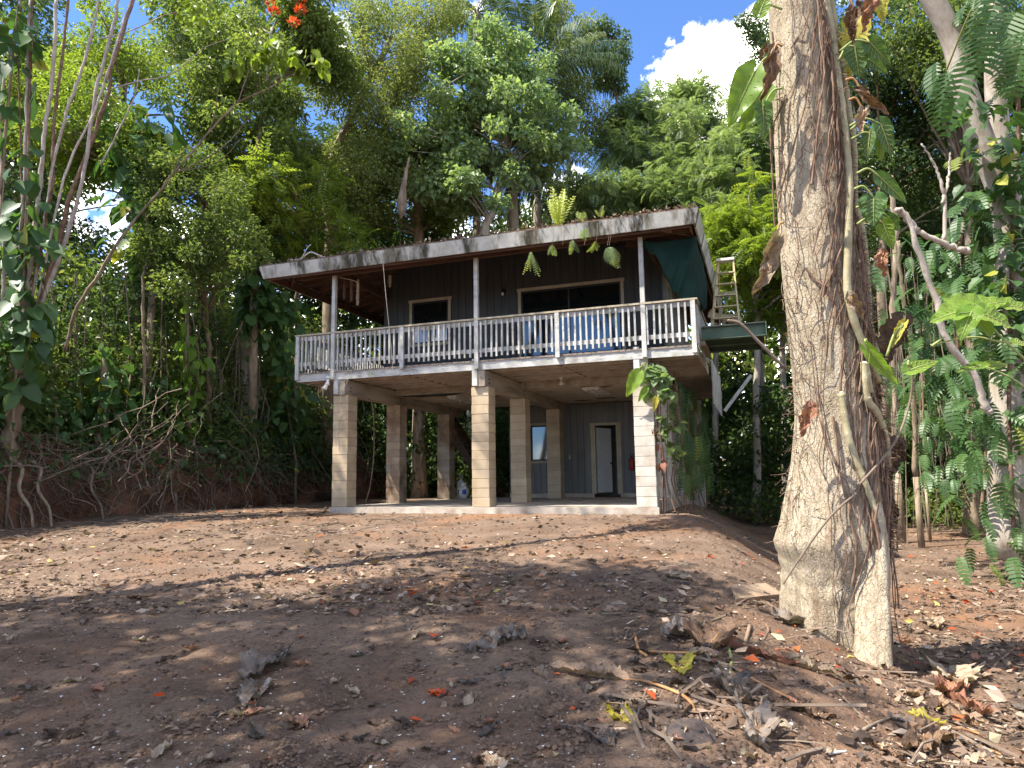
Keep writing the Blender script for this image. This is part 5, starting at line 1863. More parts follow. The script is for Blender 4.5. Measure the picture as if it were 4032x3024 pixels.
ringed([(1755, -80), (1765, 0), (1778, 110), (1790, 250), (1797, 330), (1799, 430), (1790, 560), (1787, 640), (1796, 700), (1835, 790), (1862, 835)], .034, .032)
ringed([(1800, -60), (1806, 60), (1812, 160), (1822, 230), (1836, 330), (1838, 440), (1856, 520), (1866, 640), (1868, 700), (1864, 780)], .032, .026, .07)
ringed([(1832, 860), (1822, 800), (1826, 870), (1850, 900), (1880, 950), (1890, 1010)], .036, .03)
ringed([(1775, 860), (1790, 960), (1822, 1060), (1845, 1130), (1862, 1180)], .03, .026, .04)
mb = MB()
for pts, r0, r1 in (([(1700, 800), (1640, 740), (1600, 700), (1572, 692)], .016, .012), ([(1845, 1060), (1930, 960), (1965, 870), (1970, 800), (1960, 770)], .011, .008), ([(1850, 1065), (1790, 1120), (1725, 1210), (1692, 1262)], .011, .007)):
    P = spline([pd(u, v, 6.0) for u, v in pts], 20)
    mb.tube(P, np.linspace(r0, r1, 20), 7)
mb.build('side_shoot', mt['liana'], vine, True)
r = np.random.default_rng(83)
mb = MB()
for i in range(210):
    v0 = r.uniform(-60, 1200)
    rightish = r.random() < .72
    s0 = r.uniform(.42, 1.0) if rightish else r.uniform(-.95, .4)
    u0 = np.interp(v0, vv_, uu_) + s0 * np.interp(v0, vv_, ww_)
    ln = r.uniform(60, 420)
    n = 9
    us = u0 + np.cumsum(r.normal(size=n) * 5) + np.linspace(0, r.normal() * 35, n)
    vs = np.minimum(v0 + np.linspace(0, ln, n), 1400)
    off = .012 + np.abs(np.cumsum(r.normal(size=n) * .012))
    P = np.array([on_trunk(a, b, c) for a, b, c in zip(us, vs, off)])
    mb.tube(P, r.choice([.003, .005, .008, .012], p=[.35, .35, .2, .1]), 5, False)
mb.build('aerial_roots', mt['root'], vine)['kind'] = 'stuff'
mb = MB()
for i in range(900):     # bristly root mats along the dark seam and the left flank
    v0 = r.uniform(560, 1180) if r.random() < .8 else r.uniform(100, 560)
    s0 = r.normal(.78, .12) if r.random() < .72 else r.normal(-.97, .07)
    u0 = np.interp(v0, vv_, uu_) + s0 * np.interp(v0, vv_, ww_)
    p = on_trunk(u0, v0, .015)
    d = -fw * r.uniform(.1, 1) + rt * (np.sign(s0) * r.uniform(0, 1) + r.normal() * .4) + np.array([0, 0, r.uniform(-1.2, .3)])
    d = nrm(d) * r.uniform(.04, .17)
    mb.tube([p, p + d * .5 + r.normal(size=3) * .012, p + d], [.004, .003, .0015], 3, False)
mb.build('root_bristle', mt['root'], vine)['kind'] = 'stuff'


def vleaf(base, tip, D, W, mat, v, seed, parent, tilt=(0, 0, .3), name='leaf', crump=0, roll=0, curl=.12, side=0, pet=None, dz=0):
    """large leaf from picture point base to tip at distance D"""
    r = np.random.default_rng(seed)
    a, b = pd(*base, D), pd(*tip, D + dz)
    L = np.linalg.norm(b - a)
    z = TOCAM(a) + np.array(tilt) + rt * side
    Gd = big_leaf(L, W * L, r, curl=curl, crump=crump, roll=roll, nt_=19, nc=11)
    vals = np.clip(v + r.normal(size=18 * 10) * .05, 0, 1)
    me = leaf_mesh(name, Gd, vals, mat)
    o = obj(name, me, None, parent)
    mw = frame(a, b - a, z)
    o.matrix_world = mw
    # midrib and veins standing slightly proud
    mr_ = MB()
    mid = Gd[:, 5] + (0, 0, .004)
    mr_.tube(mid[3:-1], np.linspace(.006, .002, len(mid) - 4), 5, False)
    for i in range(4, 15, 2):
        for j in (range(5, 10), range(5, 0, -1)):
            js = list(j)
            q = [Gd[min(18, i + k // 2), jj] + (0, 0, .003) for k, jj in enumerate(js)]
            mr_.tube(q, .002, 4, False)
    vm = mr_.mesh('veins')
    vm.materials.append(mt['petiole_green'] if v < .99 and crump < .3 else mt['petiole'])
    vo = obj('veins', vm, None, o)
    if pet is not None:
        c = pd(*pet, D)
        pm = MB().tube(spline([c, (c + a) / 2 + (0, 0, .06), a], 10), np.linspace(.011, .008, 10), 6)
        pm.build('petiole', mt['petiole_green'] if crump < .3 else mt['petiole'], parent, True)
    return o


Lf = [  # base, tip, D, width ratio, material, value, crumple, roll, petiole start
    ((1628, 158), (1574, 268), 6.3, .62, 'lf_bright', .45, 0, 0, (1680, 120)),
    ((1650, 196), (1600, 282), 6.5, .6, 'lf_bright', .25, 0, 0, (1690, 150)),
    ((1648, 232), (1652, 300), 6.4, .62, 'lf_aroid', .6, 0, 0, (1690, 190)),
    ((1640, 30), (1660, -20), 6.3, .7, 'lf_bright', .5, 0, 0, (1690, 20)),
    ((1668, 118), (1652, 216), 6.0, .42, 'lf_dry', .55, .5, 1.2, (1690, 100)),
    ((1676, 522), (1632, 642), 5.9, .4, 'lf_tan', .3, .5, 1.3, (1692, 480)),
    ((1658, 100), (1640, 128), 6.0, .6, 'lf_dry', .3, .6, 1.0, None),
    ((1846, 20), (1838, 92), 6.0, .5, 'lf_dry', .35, .6, 1.0, (1820, -10)),
    ((1880, 0), (1862, 70), 6.2, .5, 'lf_red', .6, .6, .8, (1840, -20)),
    ((1898, -10), (1908, 50), 6.3, .6, 'lf_yellow', .5, .2, .4, (1860, -30)),
    ((1846, 60), (1830, 180), 6.5, .55, 'lf_yellow', .4, .1, .3, (1815, 40)),
    ((1846, 100), (1858, 168), 6.3, .8, 'lf_aroid', .55, 0, 0, (1812, 130)),
    ((1880, 92), (1925, 140), 6.2, .62, 'lf_aroid', .5, 0, 0, (1815, 110)),
    ((1880, 130), (1920, 160), 6.4, .55, 'lf_aroid', .4, 0, 0, (1820, 150)),
    ((1866, 240), (1856, 290), 5.9, .6, 'lf_tan', .5, .55, .8, (1835, 215)),
    ((1862, 198), (1922, 250), 5.9, .35, 'lf_dry', .5, .4, 1.4, (1828, 172)),
    ((1902, 268), (1930, 338), 6.1, .55, 'lf_aroid', .5, 0, 0, (1836, 272)),
    ((1880, 280), (1872, 345), 6.2, .5, 'lf_aroid', .65, 0, 0, (1838, 280)),
    ((1900, 300), (1905, 350), 6.2, .5, 'lf_bright', .3, 0, 0, (1840, 300)),
    ((1902, 384), (1962, 440), 6.0, .42, 'lf_aroid', .6, 0, 0, (1852, 374)),
    ((1888, 428), (1886, 490), 5.8, 1.0, 'lf_aroid', .5, 0, 0, (1846, 408)),
    ((1918, 468), (1945, 500), 5.9, .7, 'lf_aroid', .35, 0, 0, (1850, 448)),
    ((1908, 482), (1930, 540), 5.9, .6, 'lf_bright', .35, 0, 0, (1852, 484)),
    ((1905, 548), (1910, 600), 6.0, .6, 'lf_red', .6, .5, .8, None),
    ((1838, 640), (1868, 690), 6.0, .5, 'lf_tan', .35, .5, 1.0, None),
    ((1952, 700), (1924, 752), 6.1, .4, 'lf_yellow', .6, .2, 1.0, (1915, 770)),
    ((1876, 756), (1942, 836), 5.9, .34, 'lf_bright', .85, .1, .9, (1868, 740)),
    ((1946, 700), (1890, 810), 6.4, .5, 'lf_dry', .3, .4, .8, None),
    ((1965, 800), (2030, 775), 5.9, .5, 'lf_bright', .8, 0, 0, (1962, 790)),
    ((1940, 960), (1920, 1040), 6.3, .6, 'lf_dry', .25, .5, .9, None),
    ((1915, 1080), (1938, 1150), 6.2, .5, 'lf_dry', .2, .5, .9, None),
    ((1750, 880), (1728, 945), 6.0, .5, 'lf_red', .5, .5, .9, None),
]
for i, (b, t_, D, W, m, v, cr, ro, pet) in enumerate(Lf):
    vleaf(b, t_, D, W, mt[m], v, 900 + i, vine, tilt=(0, 0, random.uniform(.0, .5)), crump=cr, roll=ro, side=random.uniform(-.3, .3), pet=pet, name='dry_leaf' if m in ('lf_dry', 'lf_tan', 'lf_red') else 'leaf', curl=.12)
settle(vine)

# bright maple-like leaves of a shrub on the right
sh = thing('broad_leaf_shrub', 'shrub with bright lime green broad leaves catching sun on the right', 'shrub', tuple(pd(2230, 900, 6.5)))
for i, (b, t_, D, W, v) in enumerate((((2090, 668), (2010, 690), 5.6, .9, .7), ((2110, 660), (2040, 640), 5.8, .75, .9), ((2100, 672), (2072, 735), 5.5, .8, .3), ((2110, 664), (2180, 645), 5.9, .8, .8),
                                      ((2120, 678), (2195, 705), 5.7, .8, .9), ((2115, 690), (2150, 730), 5.8, .8, .6), ((2170, 660), (2230, 665), 5.9, .8, .8), ((2120, 790), (2066, 800), 6, .5, .2), ((2135, 792), (2180, 785), 6.1, .7, .8),
                                      ((2190, 740), (2225, 745), 5.6, .7, .9))):
    vleaf(b, t_, D, W, mt['lf_bright'], v, 950 + i, sh, tilt=(0, -.1, .9), name='leaf', curl=.1)
mb = MB()
for pts in ([(2240, 800), (2170, 735), (2112, 675)], [(2230, 740), (2160, 738), (2100, 728), (2010, 745)], [(2240, 860), (2190, 820), (2130, 792)], [(2012, 748), (2040, 728)]):
    mb.tube(spline([pd(u, v, 5.9) for u, v in pts], 14), np.linspace(.012, .006, 14), 6)
mb.build('branch', mt['petiole_green'], sh, True)
settle(sh)

# upper right hanging leaves close to the camera side of the leaning trunk
hl = thing('hanging_cut_leaf_vine', 'large dark cut leaves hanging in the upper right corner', 'vine', tuple(pd(2190, -60, 7.5)))
it = []
for (b, t_, D, W, v) in (((2165, -40), (2100, 130), 8.2, .36, .15), ((2110, 40), (2120, -30), 8.4, .3, .3), ((2200, 20), (2130, 130), 7.6, .7, .55), ((2215, 60), (2185, 190), 7.4, .6, .6), ((2100, 110), (2040, 270), 9, .34, .35),
                         ((2045, 150), (2020, 260), 9.4, .4, .3), ((2215, 120), (2160, 175), 7.5, .5, .2)):
    a, bb = pd(*b, D), pd(*t_, D)
    l = np.linalg.norm(bb - a)
    it.append((a, bb - a, TOCAM(a) + (0, 0, .4), l, l * W * 1.4, 13, v))
V, T, v = lobed_cluster(it)
obj('foliage', mesh_np('foliage', V, T, v), mt['lf_aroid'], hl)
MB().tube(spline([pd(2190, -60, 7.5), pd(2160, -40, 8), pd(2100, 20, 8.6), pd(2045, 150, 9.3)], 14), .012, 6).build('stem', mt['petiole_green'], hl)
settle(hl)

# climber on the right front column
cc = thing('column_climber', 'leafy climber on the right front column with one big yellow-green leaf', 'vine', (7.5, -.05, -.1))
mb = MB()
for k in range(6):
    rr_ = np.random.default_rng(700 + k)
    P = spline([(7.46 + .12 * rr_.random(), .02 + .3 * rr_.random(), z) for z in (-.15, .5, 1.1, 1.8, 2.4, 2.9)], 26)
    mb.tube(P, .009, 5)
mb.build('stem', mt['root'], cc, True)


def py0(u, v, Y):
    return on_y(u, v, Y)


r = np.random.default_rng(77)
for i, (b, t_, Y, W, m, v) in enumerate((((1378, 808), (1352, 858), -.25, .62, 'lf_bright', .9), ((1368, 816), (1375, 800), -.15, .7, 'lf_aroid', .5), ((1418, 860), (1412, 890), -.2, .5, 'lf_yellow', .3), ((1395, 840), (1378, 868), -.2, .5, 'lf_bright', .6))):
    a, bb = py0(*b, Y), py0(*t_, Y)
    l = np.linalg.norm(bb - a)
    me = leaf_mesh('leaf', big_leaf(l, l * W, r), v, mt[m])
    o = obj('leaf', me, None, cc)
    o.matrix_world = frame(a, bb - a, TOCAM(a) + (0, 0, .3))
C = np.array([py0(u, v, -.1) for u, v in ((1400, 800), (1412, 795), (1420, 812), (1405, 818), (1430, 815), (1440, 838), (1415, 840), (1400, 850), (1395, 795), (1450, 850), (1425, 860), (1445, 820))])
V, Q, v = heart_mass(C, np.full(len(C), .1), 95, .2, r, out=(0, -.4, 0))
obj('foliage', mesh_np('foliage', V, Q, v), mt['lf_light'], cc)
C = np.array([py0(u, v, .1) for u, v in ((1445, 930), (1450, 960), (1440, 900), (1455, 980), (1430, 945), (1460, 915))])
V, Q, v = heart_mass(C, np.full(len(C), .15), 40, .17, r, out=(.3, -.4, 0))
obj('foliage', mesh_np('foliage', V, Q, v), mt['lf_mid'], cc)
C = np.array([py0(u, v, .05) for u, v in ((1420, 960), (1424, 985), (1428, 1000), (1410, 930))])
V, Q, v = heart_mass(C, np.full(len(C), .08), 22, .15, r, droop=2)
obj('dead_foliage', mesh_np('dead_foliage', V, Q, v * .8), mt['lf_red'], cc)
settle(cc)
sd = thing('side_wall_fern', 'long hanging cut-leaf vine over the right side columns', 'vine', (7.9, 3, -.2))
it = []
for k in range(120):
    y = r.uniform(1.2, 7)
    p = np.array((7.62 + r.uniform(-.05, .45), y, r.uniform(.6, 2.8)))
    d = np.array([r.normal() * .3 + .1, r.normal() * .3 - .15, -1.2])
    l = r.uniform(.3, .75)
    it.append((p, d, np.array([.6, -.7, .3]) + r.normal(size=3) * .3, l, l * .4, 9, float(np.clip(r.normal(.45, .25), 0, 1))))
V, T, v = lobed_cluster(it)
obj('foliage', mesh_np('foliage', V, T, v), mt['lf_aroid'], sd)
mb = MB()
for k in range(26):
    y = r.uniform(.6, 7)
    x = 7.5 + r.uniform(0, .4)
    mb.tube(spline([(x, y, r.uniform(2, 3)), (x + r.normal() * .08, y + r.normal() * .1, 1.3), (x + r.normal() * .1, y + r.normal() * .2, .5), (x + .1, y + r.normal() * .2, -.3)], 10), r.choice([.005, .008, .014]), 5)
mb.build('stem', mt['root'], sd)
settle(sd)

# ferns on the roof edge
def fern(label, c, n, L, seed, up=1.0, mat='lf_bright', W=.34, lean=(0, 0, 0), v0=.7, slit=.5):
    r = np.random.default_rng(seed)
    it = []
    for k in range(n):
        a = r.uniform(0, 6.28)
        d = np.array([math.cos(a) * .5, math.sin(a) * .35, up]) + np.array(lean) + r.normal(size=3) * .12
        l = L * r.uniform(.55, 1.1)
        it.append((np.asarray(c) + r.normal(size=3) * .01, d, TOCAM(c) + r.normal(size=3) * .3, l, l * W, 11, float(np.clip(v0 + r.normal() * .2, 0, 1))))
    V, T, v = lobed_cluster(it, slit)
    o = obj('roof_fern', mesh_np('roof_fern', V, T, v), mt[mat])
    tag(o, label, 'fern')


ye = EY0 - .02
fern('tall yellow-green fern standing on the roof edge', on_y(1207, 494, -.52), 17, .85, 601, 1.9, 'lf_fern', .26, v0=.75)
fern('small reddish fern sprout on the roof right of the tall fern', on_y(1262, 482, -.5), 6, .35, 602, 1.0, 'lf_yel')
fern('small orange-tipped sprout on the roof near the right corner', on_y(1298, 470, -.5), 5, .3, 603, 1.0, 'lf_yel')
fern('leafy clump hanging from the eave over the wide window', on_y(1147, 543, ye - .05), 11, .5, 604, -1.5, 'lf_light', .16)
fern('white-lit cut leaf hanging from the eave near the right post', on_y(1316, 532, ye - .05), 3, .5, 605, -1.3, 'lf_light', .9, (.3, 0, 0))
fern('small leaf tuft hanging from the eave middle', on_y(1236, 520, ye - .05), 5, .25, 606, -1.0, 'lf_light', .5)
fern('leaf tuft under the eave right of the middle', on_y(1192, 530, ye - .05), 5, .22, 607, -1.0, 'lf_light', .5)
fern('thin tuft under the eave beside the hanging cut leaf', on_y(1285, 522, ye - .05), 5, .25, 608, -1.0, 'lf_mid', .5)
fern('yellow leaf tuft on the fascia below the tall fern', on_y(1265, 495, ye - .06), 4, .22, 609, -1.0, 'lf_bright', .5)
mb = MB()
for u in (1150, 1192, 1215, 1236, 1262, 1286, 1312, 1316):
    a = on_y(u + 4, 492 - (u - 1210) * .12, ye - .02)
    b = on_y(u, 530, ye - .05)
    mb.tube(spline([a, (a + b) / 2 + (.03, -.03, 0), b], 8), .005, 4)
o = mb.build('eave_tendril', mt['root'])
tag(o, 'thin dry tendrils trailing over the eave fascia', 'tendrils')
# litter, twigs and a pale sack lying on the roof edge
r = np.random.default_rng(88)
n = 480
x = r.uniform(EX0, EX1, n)
P = np.stack([x, EY0 + r.random(n) ** 2 * .4, 0 * x], -1)
P[:, 2] = ZT + .06 + PIT * (P[:, 1] - EY0) + r.random(n) * .035
V, F = leaf_quads(P, np.array([0, 0, 1.]) + r.normal(size=(n, 3)) * .6, r.normal(size=(n, 3)), r.uniform(.04, .12, n), r.uniform(.03, .07, n))
kind(obj('roof_litter', mesh_np('roof_litter', V, F, r.random(n) * .95), mt['litter']), 'stuff')
o = MB().tube(spline([on_y(628, 562, -.55), on_y(648, 560, -.5), on_y(670, 545, -.4), on_y(690, 552, -.4), on_y(706, 557, -.5)], 16), .02, 6).tube(spline([on_y(652, 558, -.5), on_y(664, 535, -.45), on_y(672, 528, -.4)], 6), .012, 5).build('fallen_twig', mt['stem_pale'])
tag(o, 'pale forked twig lying on the left end of the roof', 'twig')
Gd = np.zeros((12, 9, 3))
c = on_y(1004, 521, -.45)
for i in range(12):
    for j in range(9):
        a, b = (i / 11 - .5), (j / 8 - .5)
        hgt = .11 * max(0, (1 - (2 * a) ** 2)) ** .5 * max(0, (1 - (2 * b) ** 2)) ** .5
        Gd[i, j] = c + np.array((a * .5, b * .3, hgt * (1 + .3 * math.sin(i * 2.1 + j)) - .05))
o = MB().grid(Gd).build('crumpled_sack', mt['white_plastic'], smooth=True)
tag(o, 'small crumpled white bag lying on the roof edge', 'bag')

# ------------------------------------------------------------------ shade trees beside and behind the viewer
def shade_tree(label, base, top, crown, seed, nleaf=9000, lf='lf_mid', ncl=46, cr=1.0, L=.26):
    make_tree(label, np.array(base, float), [np.array(base) * .4 + np.array(top) * .6, np.array(top, float)], .24, .1, [(np.array(c, float), rd) for c, rd in crown], mt[lf], mt['bark'], seed,
              ncl=ncl, cr=cr, nleaf=nleaf, L=L, name='shade_tree', group='shade trees beside the viewer')


shade_tree('shade tree left of the viewer over the dark soil', (-2.5, -13.5, -1.1), (.8, -12, 9), [((1.9, -11.3, 9.6), (2.5, 1.9, 1.1))], 801, 3600, ncl=40, cr=.65, L=.22)
shade_tree('shade tree further left of the viewer', (-4.5, -16, -1.1), (-2, -14.2, 9), [((-1.4, -13.7, 9.6), (3.1, 1.9, 1.2))], 802, 3800, ncl=40, cr=.7, L=.22)
shade_tree('shade tree close left of the viewer', (4, -18, -1.1), (2.4, -15.5, 9), [((2.0, -14.8, 9.6), (2.7, 2.0, 1.0))], 808, 3600, ncl=40, cr=.65, L=.22)
shade_tree('tall shade tree with a long limb over the clearing', (-11, -6.5, 1.4), (-6.5, -4.4, 13.6), [((-3.0, -3.9, 14), (4.2, .4, .6)), ((-4.0, -5.5, 14), (3.5, .25, .25))], 809, 4000, ncl=64, cr=.45, L=.2)
shade_tree('unseen leaning tree added to shade the slope right of the house', (-3, -14.5, -1), (2.0, -7.3, 10.4), [((3.3, -5.5, 11), (1.0, 1.2, .5))], 810, 2600, ncl=24, cr=.5, L=.22)  # added out of view: crown set to shade the right slope, trunk only carries it
shade_tree('shade tree behind the viewer', (8, -30, -1.2), (8, -30, 8), [((8, -30, 8), (5, 3, 3))], 804, 7000)
shade_tree('shade tree behind the viewer on the right', (18, -28, -1.2), (18, -28, 8), [((18, -28, 7), (4, 3, 3))], 805, 6000)
shade_tree('shade tree right of the viewer by the path', (19, -9, -.6), (18, -8.5, 8), [((17.5, -8, 8.5), (3.5, 3.5, 2.4))], 807, 7000)

# ------------------------------------------------------------------ ground cover
r = np.random.default_rng(91)


def ground_pts(n, xr, yr, dens=None):
    x, y = r.uniform(*xr, n), r.uniform(*yr, n)
    return np.stack([x, y, ground_z(x, y)], -1)


def view_pts(n, vmin, vmax, umin=-40, umax=2250, pw=1.0):
    """random ground points as seen in the picture, so that litter is denser near the viewer only as far as needed"""
    out = []
    d0 = np.array([ray(u, v) for u, v in zip(r.uniform(umin, umax, n), vmin + (vmax - vmin) * r.random(n) ** pw)])
    t = np.geomspace(2.6, 45, 260)
    for i in range(0, n, 2000):
        d = d0[i:i + 2000]
        P = CAM + d[:, None] * t[None, :, None]
        h = P[..., 2] - ground_z(P[..., 0], P[..., 1])
        k = np.argmax(h < 0, axis=1)
        ok = h[np.arange(len(d)), k] < 0
        k1 = np.maximum(k - 1, 0)
        a = h[np.arange(len(d)), k1]
        b = h[np.arange(len(d)), k]
        f = a / (a - b + 1e-9)
        tt = t[k1] * (1 - f) + t[k] * f
        out.append((CAM + d * tt[:, None])[ok])
    P = np.vstack(out)
    in_house = (P[:, 0] > -.1) & (P[:, 0] < 7.5) & (P[:, 1] > -.08)
    P = P[~in_house & (P[:, 0] > BX0(P[:, 1]))]
    P[:, 2] = ground_z(P[:, 0], P[:, 1])
    return P


def BX0(y):
    return -5.2 + 0 * y


def bump_z(P):
    nr = np.exp(-((P[:, 0] - 7) ** 2 + (P[:, 1] + 7) ** 2) / 160)
    P[:, 2] += nr * .012
    return P


def litter(name, P, lmin, lmax, mat, tilt=.35, val=None, asp=.55, lift=.008):
    if name == 'leaf_litter':      # leaves gather in drifts
        dn = fbm(P[:, 0] * .9, P[:, 1] * .9, 4, 51) * 2.2 + fbm(P[:, 0] * 4, P[:, 1] * 4, 2, 57) * 1.2 + .5
        P = P[r.random(len(P)) < np.clip(dn, .06, 1)]
    n = len(P)
    l = lmin * .6 + (lmax * 1.6 - lmin * .6) * r.random(n) ** 2.6
    N = np.array([0, 0, 1.]) + r.normal(size=(n, 3)) * tilt
    a = r.uniform(0, 6.28, n)
    D = np.stack([np.cos(a), np.sin(a), r.normal(size=n) * tilt * .5], -1)
    V, F = leaf_quads(P + (0, 0, lift), N, D, l, l * asp * r.uniform(.6, 1.2, n), fold=r.uniform(-.2, .45), droop=0)
    v = r.random(n) ** 1.15 * .955 if val is None else val(n)
    o = r.random(n)
    if val is None:
        v[o < .012] = .98
        v[o > .996] = 1
    return kind(obj(name, mesh_np(name, V, F, v), mt[mat]), 'stuff')


litter('leaf_litter', bump_z(view_pts(17000, 1085, 1330)), .03, .085, 'litter', .45)
litter('leaf_litter', bump_z(view_pts(2600, 1300, 1700, pw=1.2)), .015, .05, 'litter', .4)
litter('leaf_litter', bump_z(view_pts(4200, 1080, 1660, 1900, 2250)), .03, .09, 'litter', .5)
litter('leaf_litter', bump_z(view_pts(2500, 1090, 1240, -40, 800)), .06, .14, 'litter', .5)
litter('leaf_litter', bump_z(view_pts(1600, 1300, 1660, 1300, 2250)), .04, .11, 'litter', .5)
litter('pale_chips', bump_z(view_pts(1300, 1240, 1700, pw=.8)), .006, .016, 'chip', .2, lambda n: r.random(n), .8, .01)
litter('pale_chips', bump_z(view_pts(700, 1150, 1300)), .015, .03, 'chip', .2, lambda n: r.random(n), .8, .01)
litter('fallen_petals', bump_z(view_pts(60, 1110, 1460, 1500, 2250)), .06, .1, 'petal', .4, lambda n: r.random(n), .6, .012)
P = view_pts(16, 1110, 1600, 200, 1500)
litter('fallen_petals', bump_z(P), .05, .09, 'petal', .4, lambda n: r.random(n), .6, .012)


def clods(name, P, smin, smax):
    """small lumps of soil: squashed irregular octahedra with split faces"""
    n = len(P)
    b = nrm(np.array([(1, 0, 0), (-1, 0, 0), (0, 1, 0), (0, -1, 0), (0, 0, 1), (.7, .7, .5), (-.7, .7, .5), (-.7, -.7, .5), (.7, -.7, .5)], float))
    f = np.array([(0, 5, 4), (5, 2, 4), (2, 6, 4), (6, 1, 4), (1, 7, 4), (7, 3, 4), (3, 8, 4), (8, 0, 4), (0, 2, 5), (2, 1, 6), (1, 3, 7), (3, 0, 8)])
    s = smin + (smax - smin) * r.random(n) ** 3
    V = P[:, None] + b[None] * s[:, None, None] * r.uniform(.6, 1.3, (n, 9, 1)) * np.array([1, 1, .65])
    F = (np.arange(n) * 9)[:, None, None] + f[None]
    v = np.repeat(r.random(n), 12)
    return kind(obj(name, mesh_np(name, V.reshape(-1, 3), F.reshape(-1, 3), v, True), mt['clod']), 'stuff')


clods('soil_clods', view_pts(22000, 1300, 1700), .004, .026)
clods('soil_clods', view_pts(9000, 1110, 1330), .01, .04)
clods('soil_clods', view_pts(2500, 1380, 1700, 1200, 2250), .008, .03)
# twig litter at the foot of the bank and the path end
mb = MB()
for p in np.vstack([view_pts(420, 1085, 1160, -30, 900), view_pts(260, 1040, 1160, 1880, 2230), view_pts(240, 1060, 1110, 1500, 1720), view_pts(120, 1300, 1660, 1300, 2250)]):
    a = r.uniform(0, 6.28)
    l = r.uniform(.1, .5)
    d = np.array([math.cos(a), math.sin(a), r.uniform(-.05, .2)]) * l
    mb.tube([p + (0, 0, .01), p + d * .5 + r.normal(size=3) * .02 + (0, 0, .02), p + d + (0, 0, .015)], r.choice([.004, .007, .011]), 4, False)
kind(mb.build('twig_litter', mt['liana']), 'stuff')

# ------------------------------------------------------------------ individual fallen leaves, stalks and the toothed disc
def gnormal(p):
    e = .15
    zx = (float(ground_z(p[0] + e, p[1])) - float(ground_z(p[0] - e, p[1]))) / (2 * e)
    zy = (float(ground_z(p[0], p[1] + e)) - float(ground_z(p[0], p[1] - e))) / (2 * e)
    return nrm(np.array([-zx, -zy, 1]))


def fallen(label, b, t_, W, m, v, seed, crump=.5, roll=.7, lift=.03, name='fallen_leaf', group=None, curl=-.1, tip=0.0, petiole=None):
    r = np.random.default_rng(seed)
    a, c = gp(*b), gp(*t_)
    a[2] += lift
    c[2] += lift + tip
    L = min(np.linalg.norm(c - a), .52)
    Gd = big_leaf(L, W * L, r, curl=curl, crump=crump, roll=roll, nt_=37, nc=19)
    vals = np.clip(v + r.normal(size=36 * 18) * .06, 0, 1)
    ob = thing(name, label, 'leaf', tuple(a), group)
    o = obj('blade', leaf_mesh('blade', Gd, vals, mt[m]), None, ob)
    o.matrix_world = frame(a, c - a, gnormal(a))
    mid = Gd[:, 9] + (0, 0, -.002)
    mr_ = MB().tube(mid[5:-2], np.linspace(.006, .002, len(mid) - 7), 5, False)
    for i in range(7, 30, 4):
        for js in (range(9, 17), range(9, 1, -1)):
            mr_.tube([Gd[min(36, i + k // 2), jj] + (0, 0, .001) for k, jj in enumerate(js)], .0018, 4, False)
    vo = mr_.build('midrib', mt['petiole'], ob, True)
    vo.matrix_world = o.matrix_world
    if petiole:
        P = [a] + [gp(*q) + (0, 0, .02) for q in petiole]
        MB().tube(spline(P, 18), np.linspace(.008, .012, 18), 7).build('stalk', mt['petiole'], ob, True)
    settle_m(ob)
    return ob


def settle_m(o):
    inv = Matrix.Translation(-o.location)
    for c in o.children:
        c.matrix_parent_inverse = inv


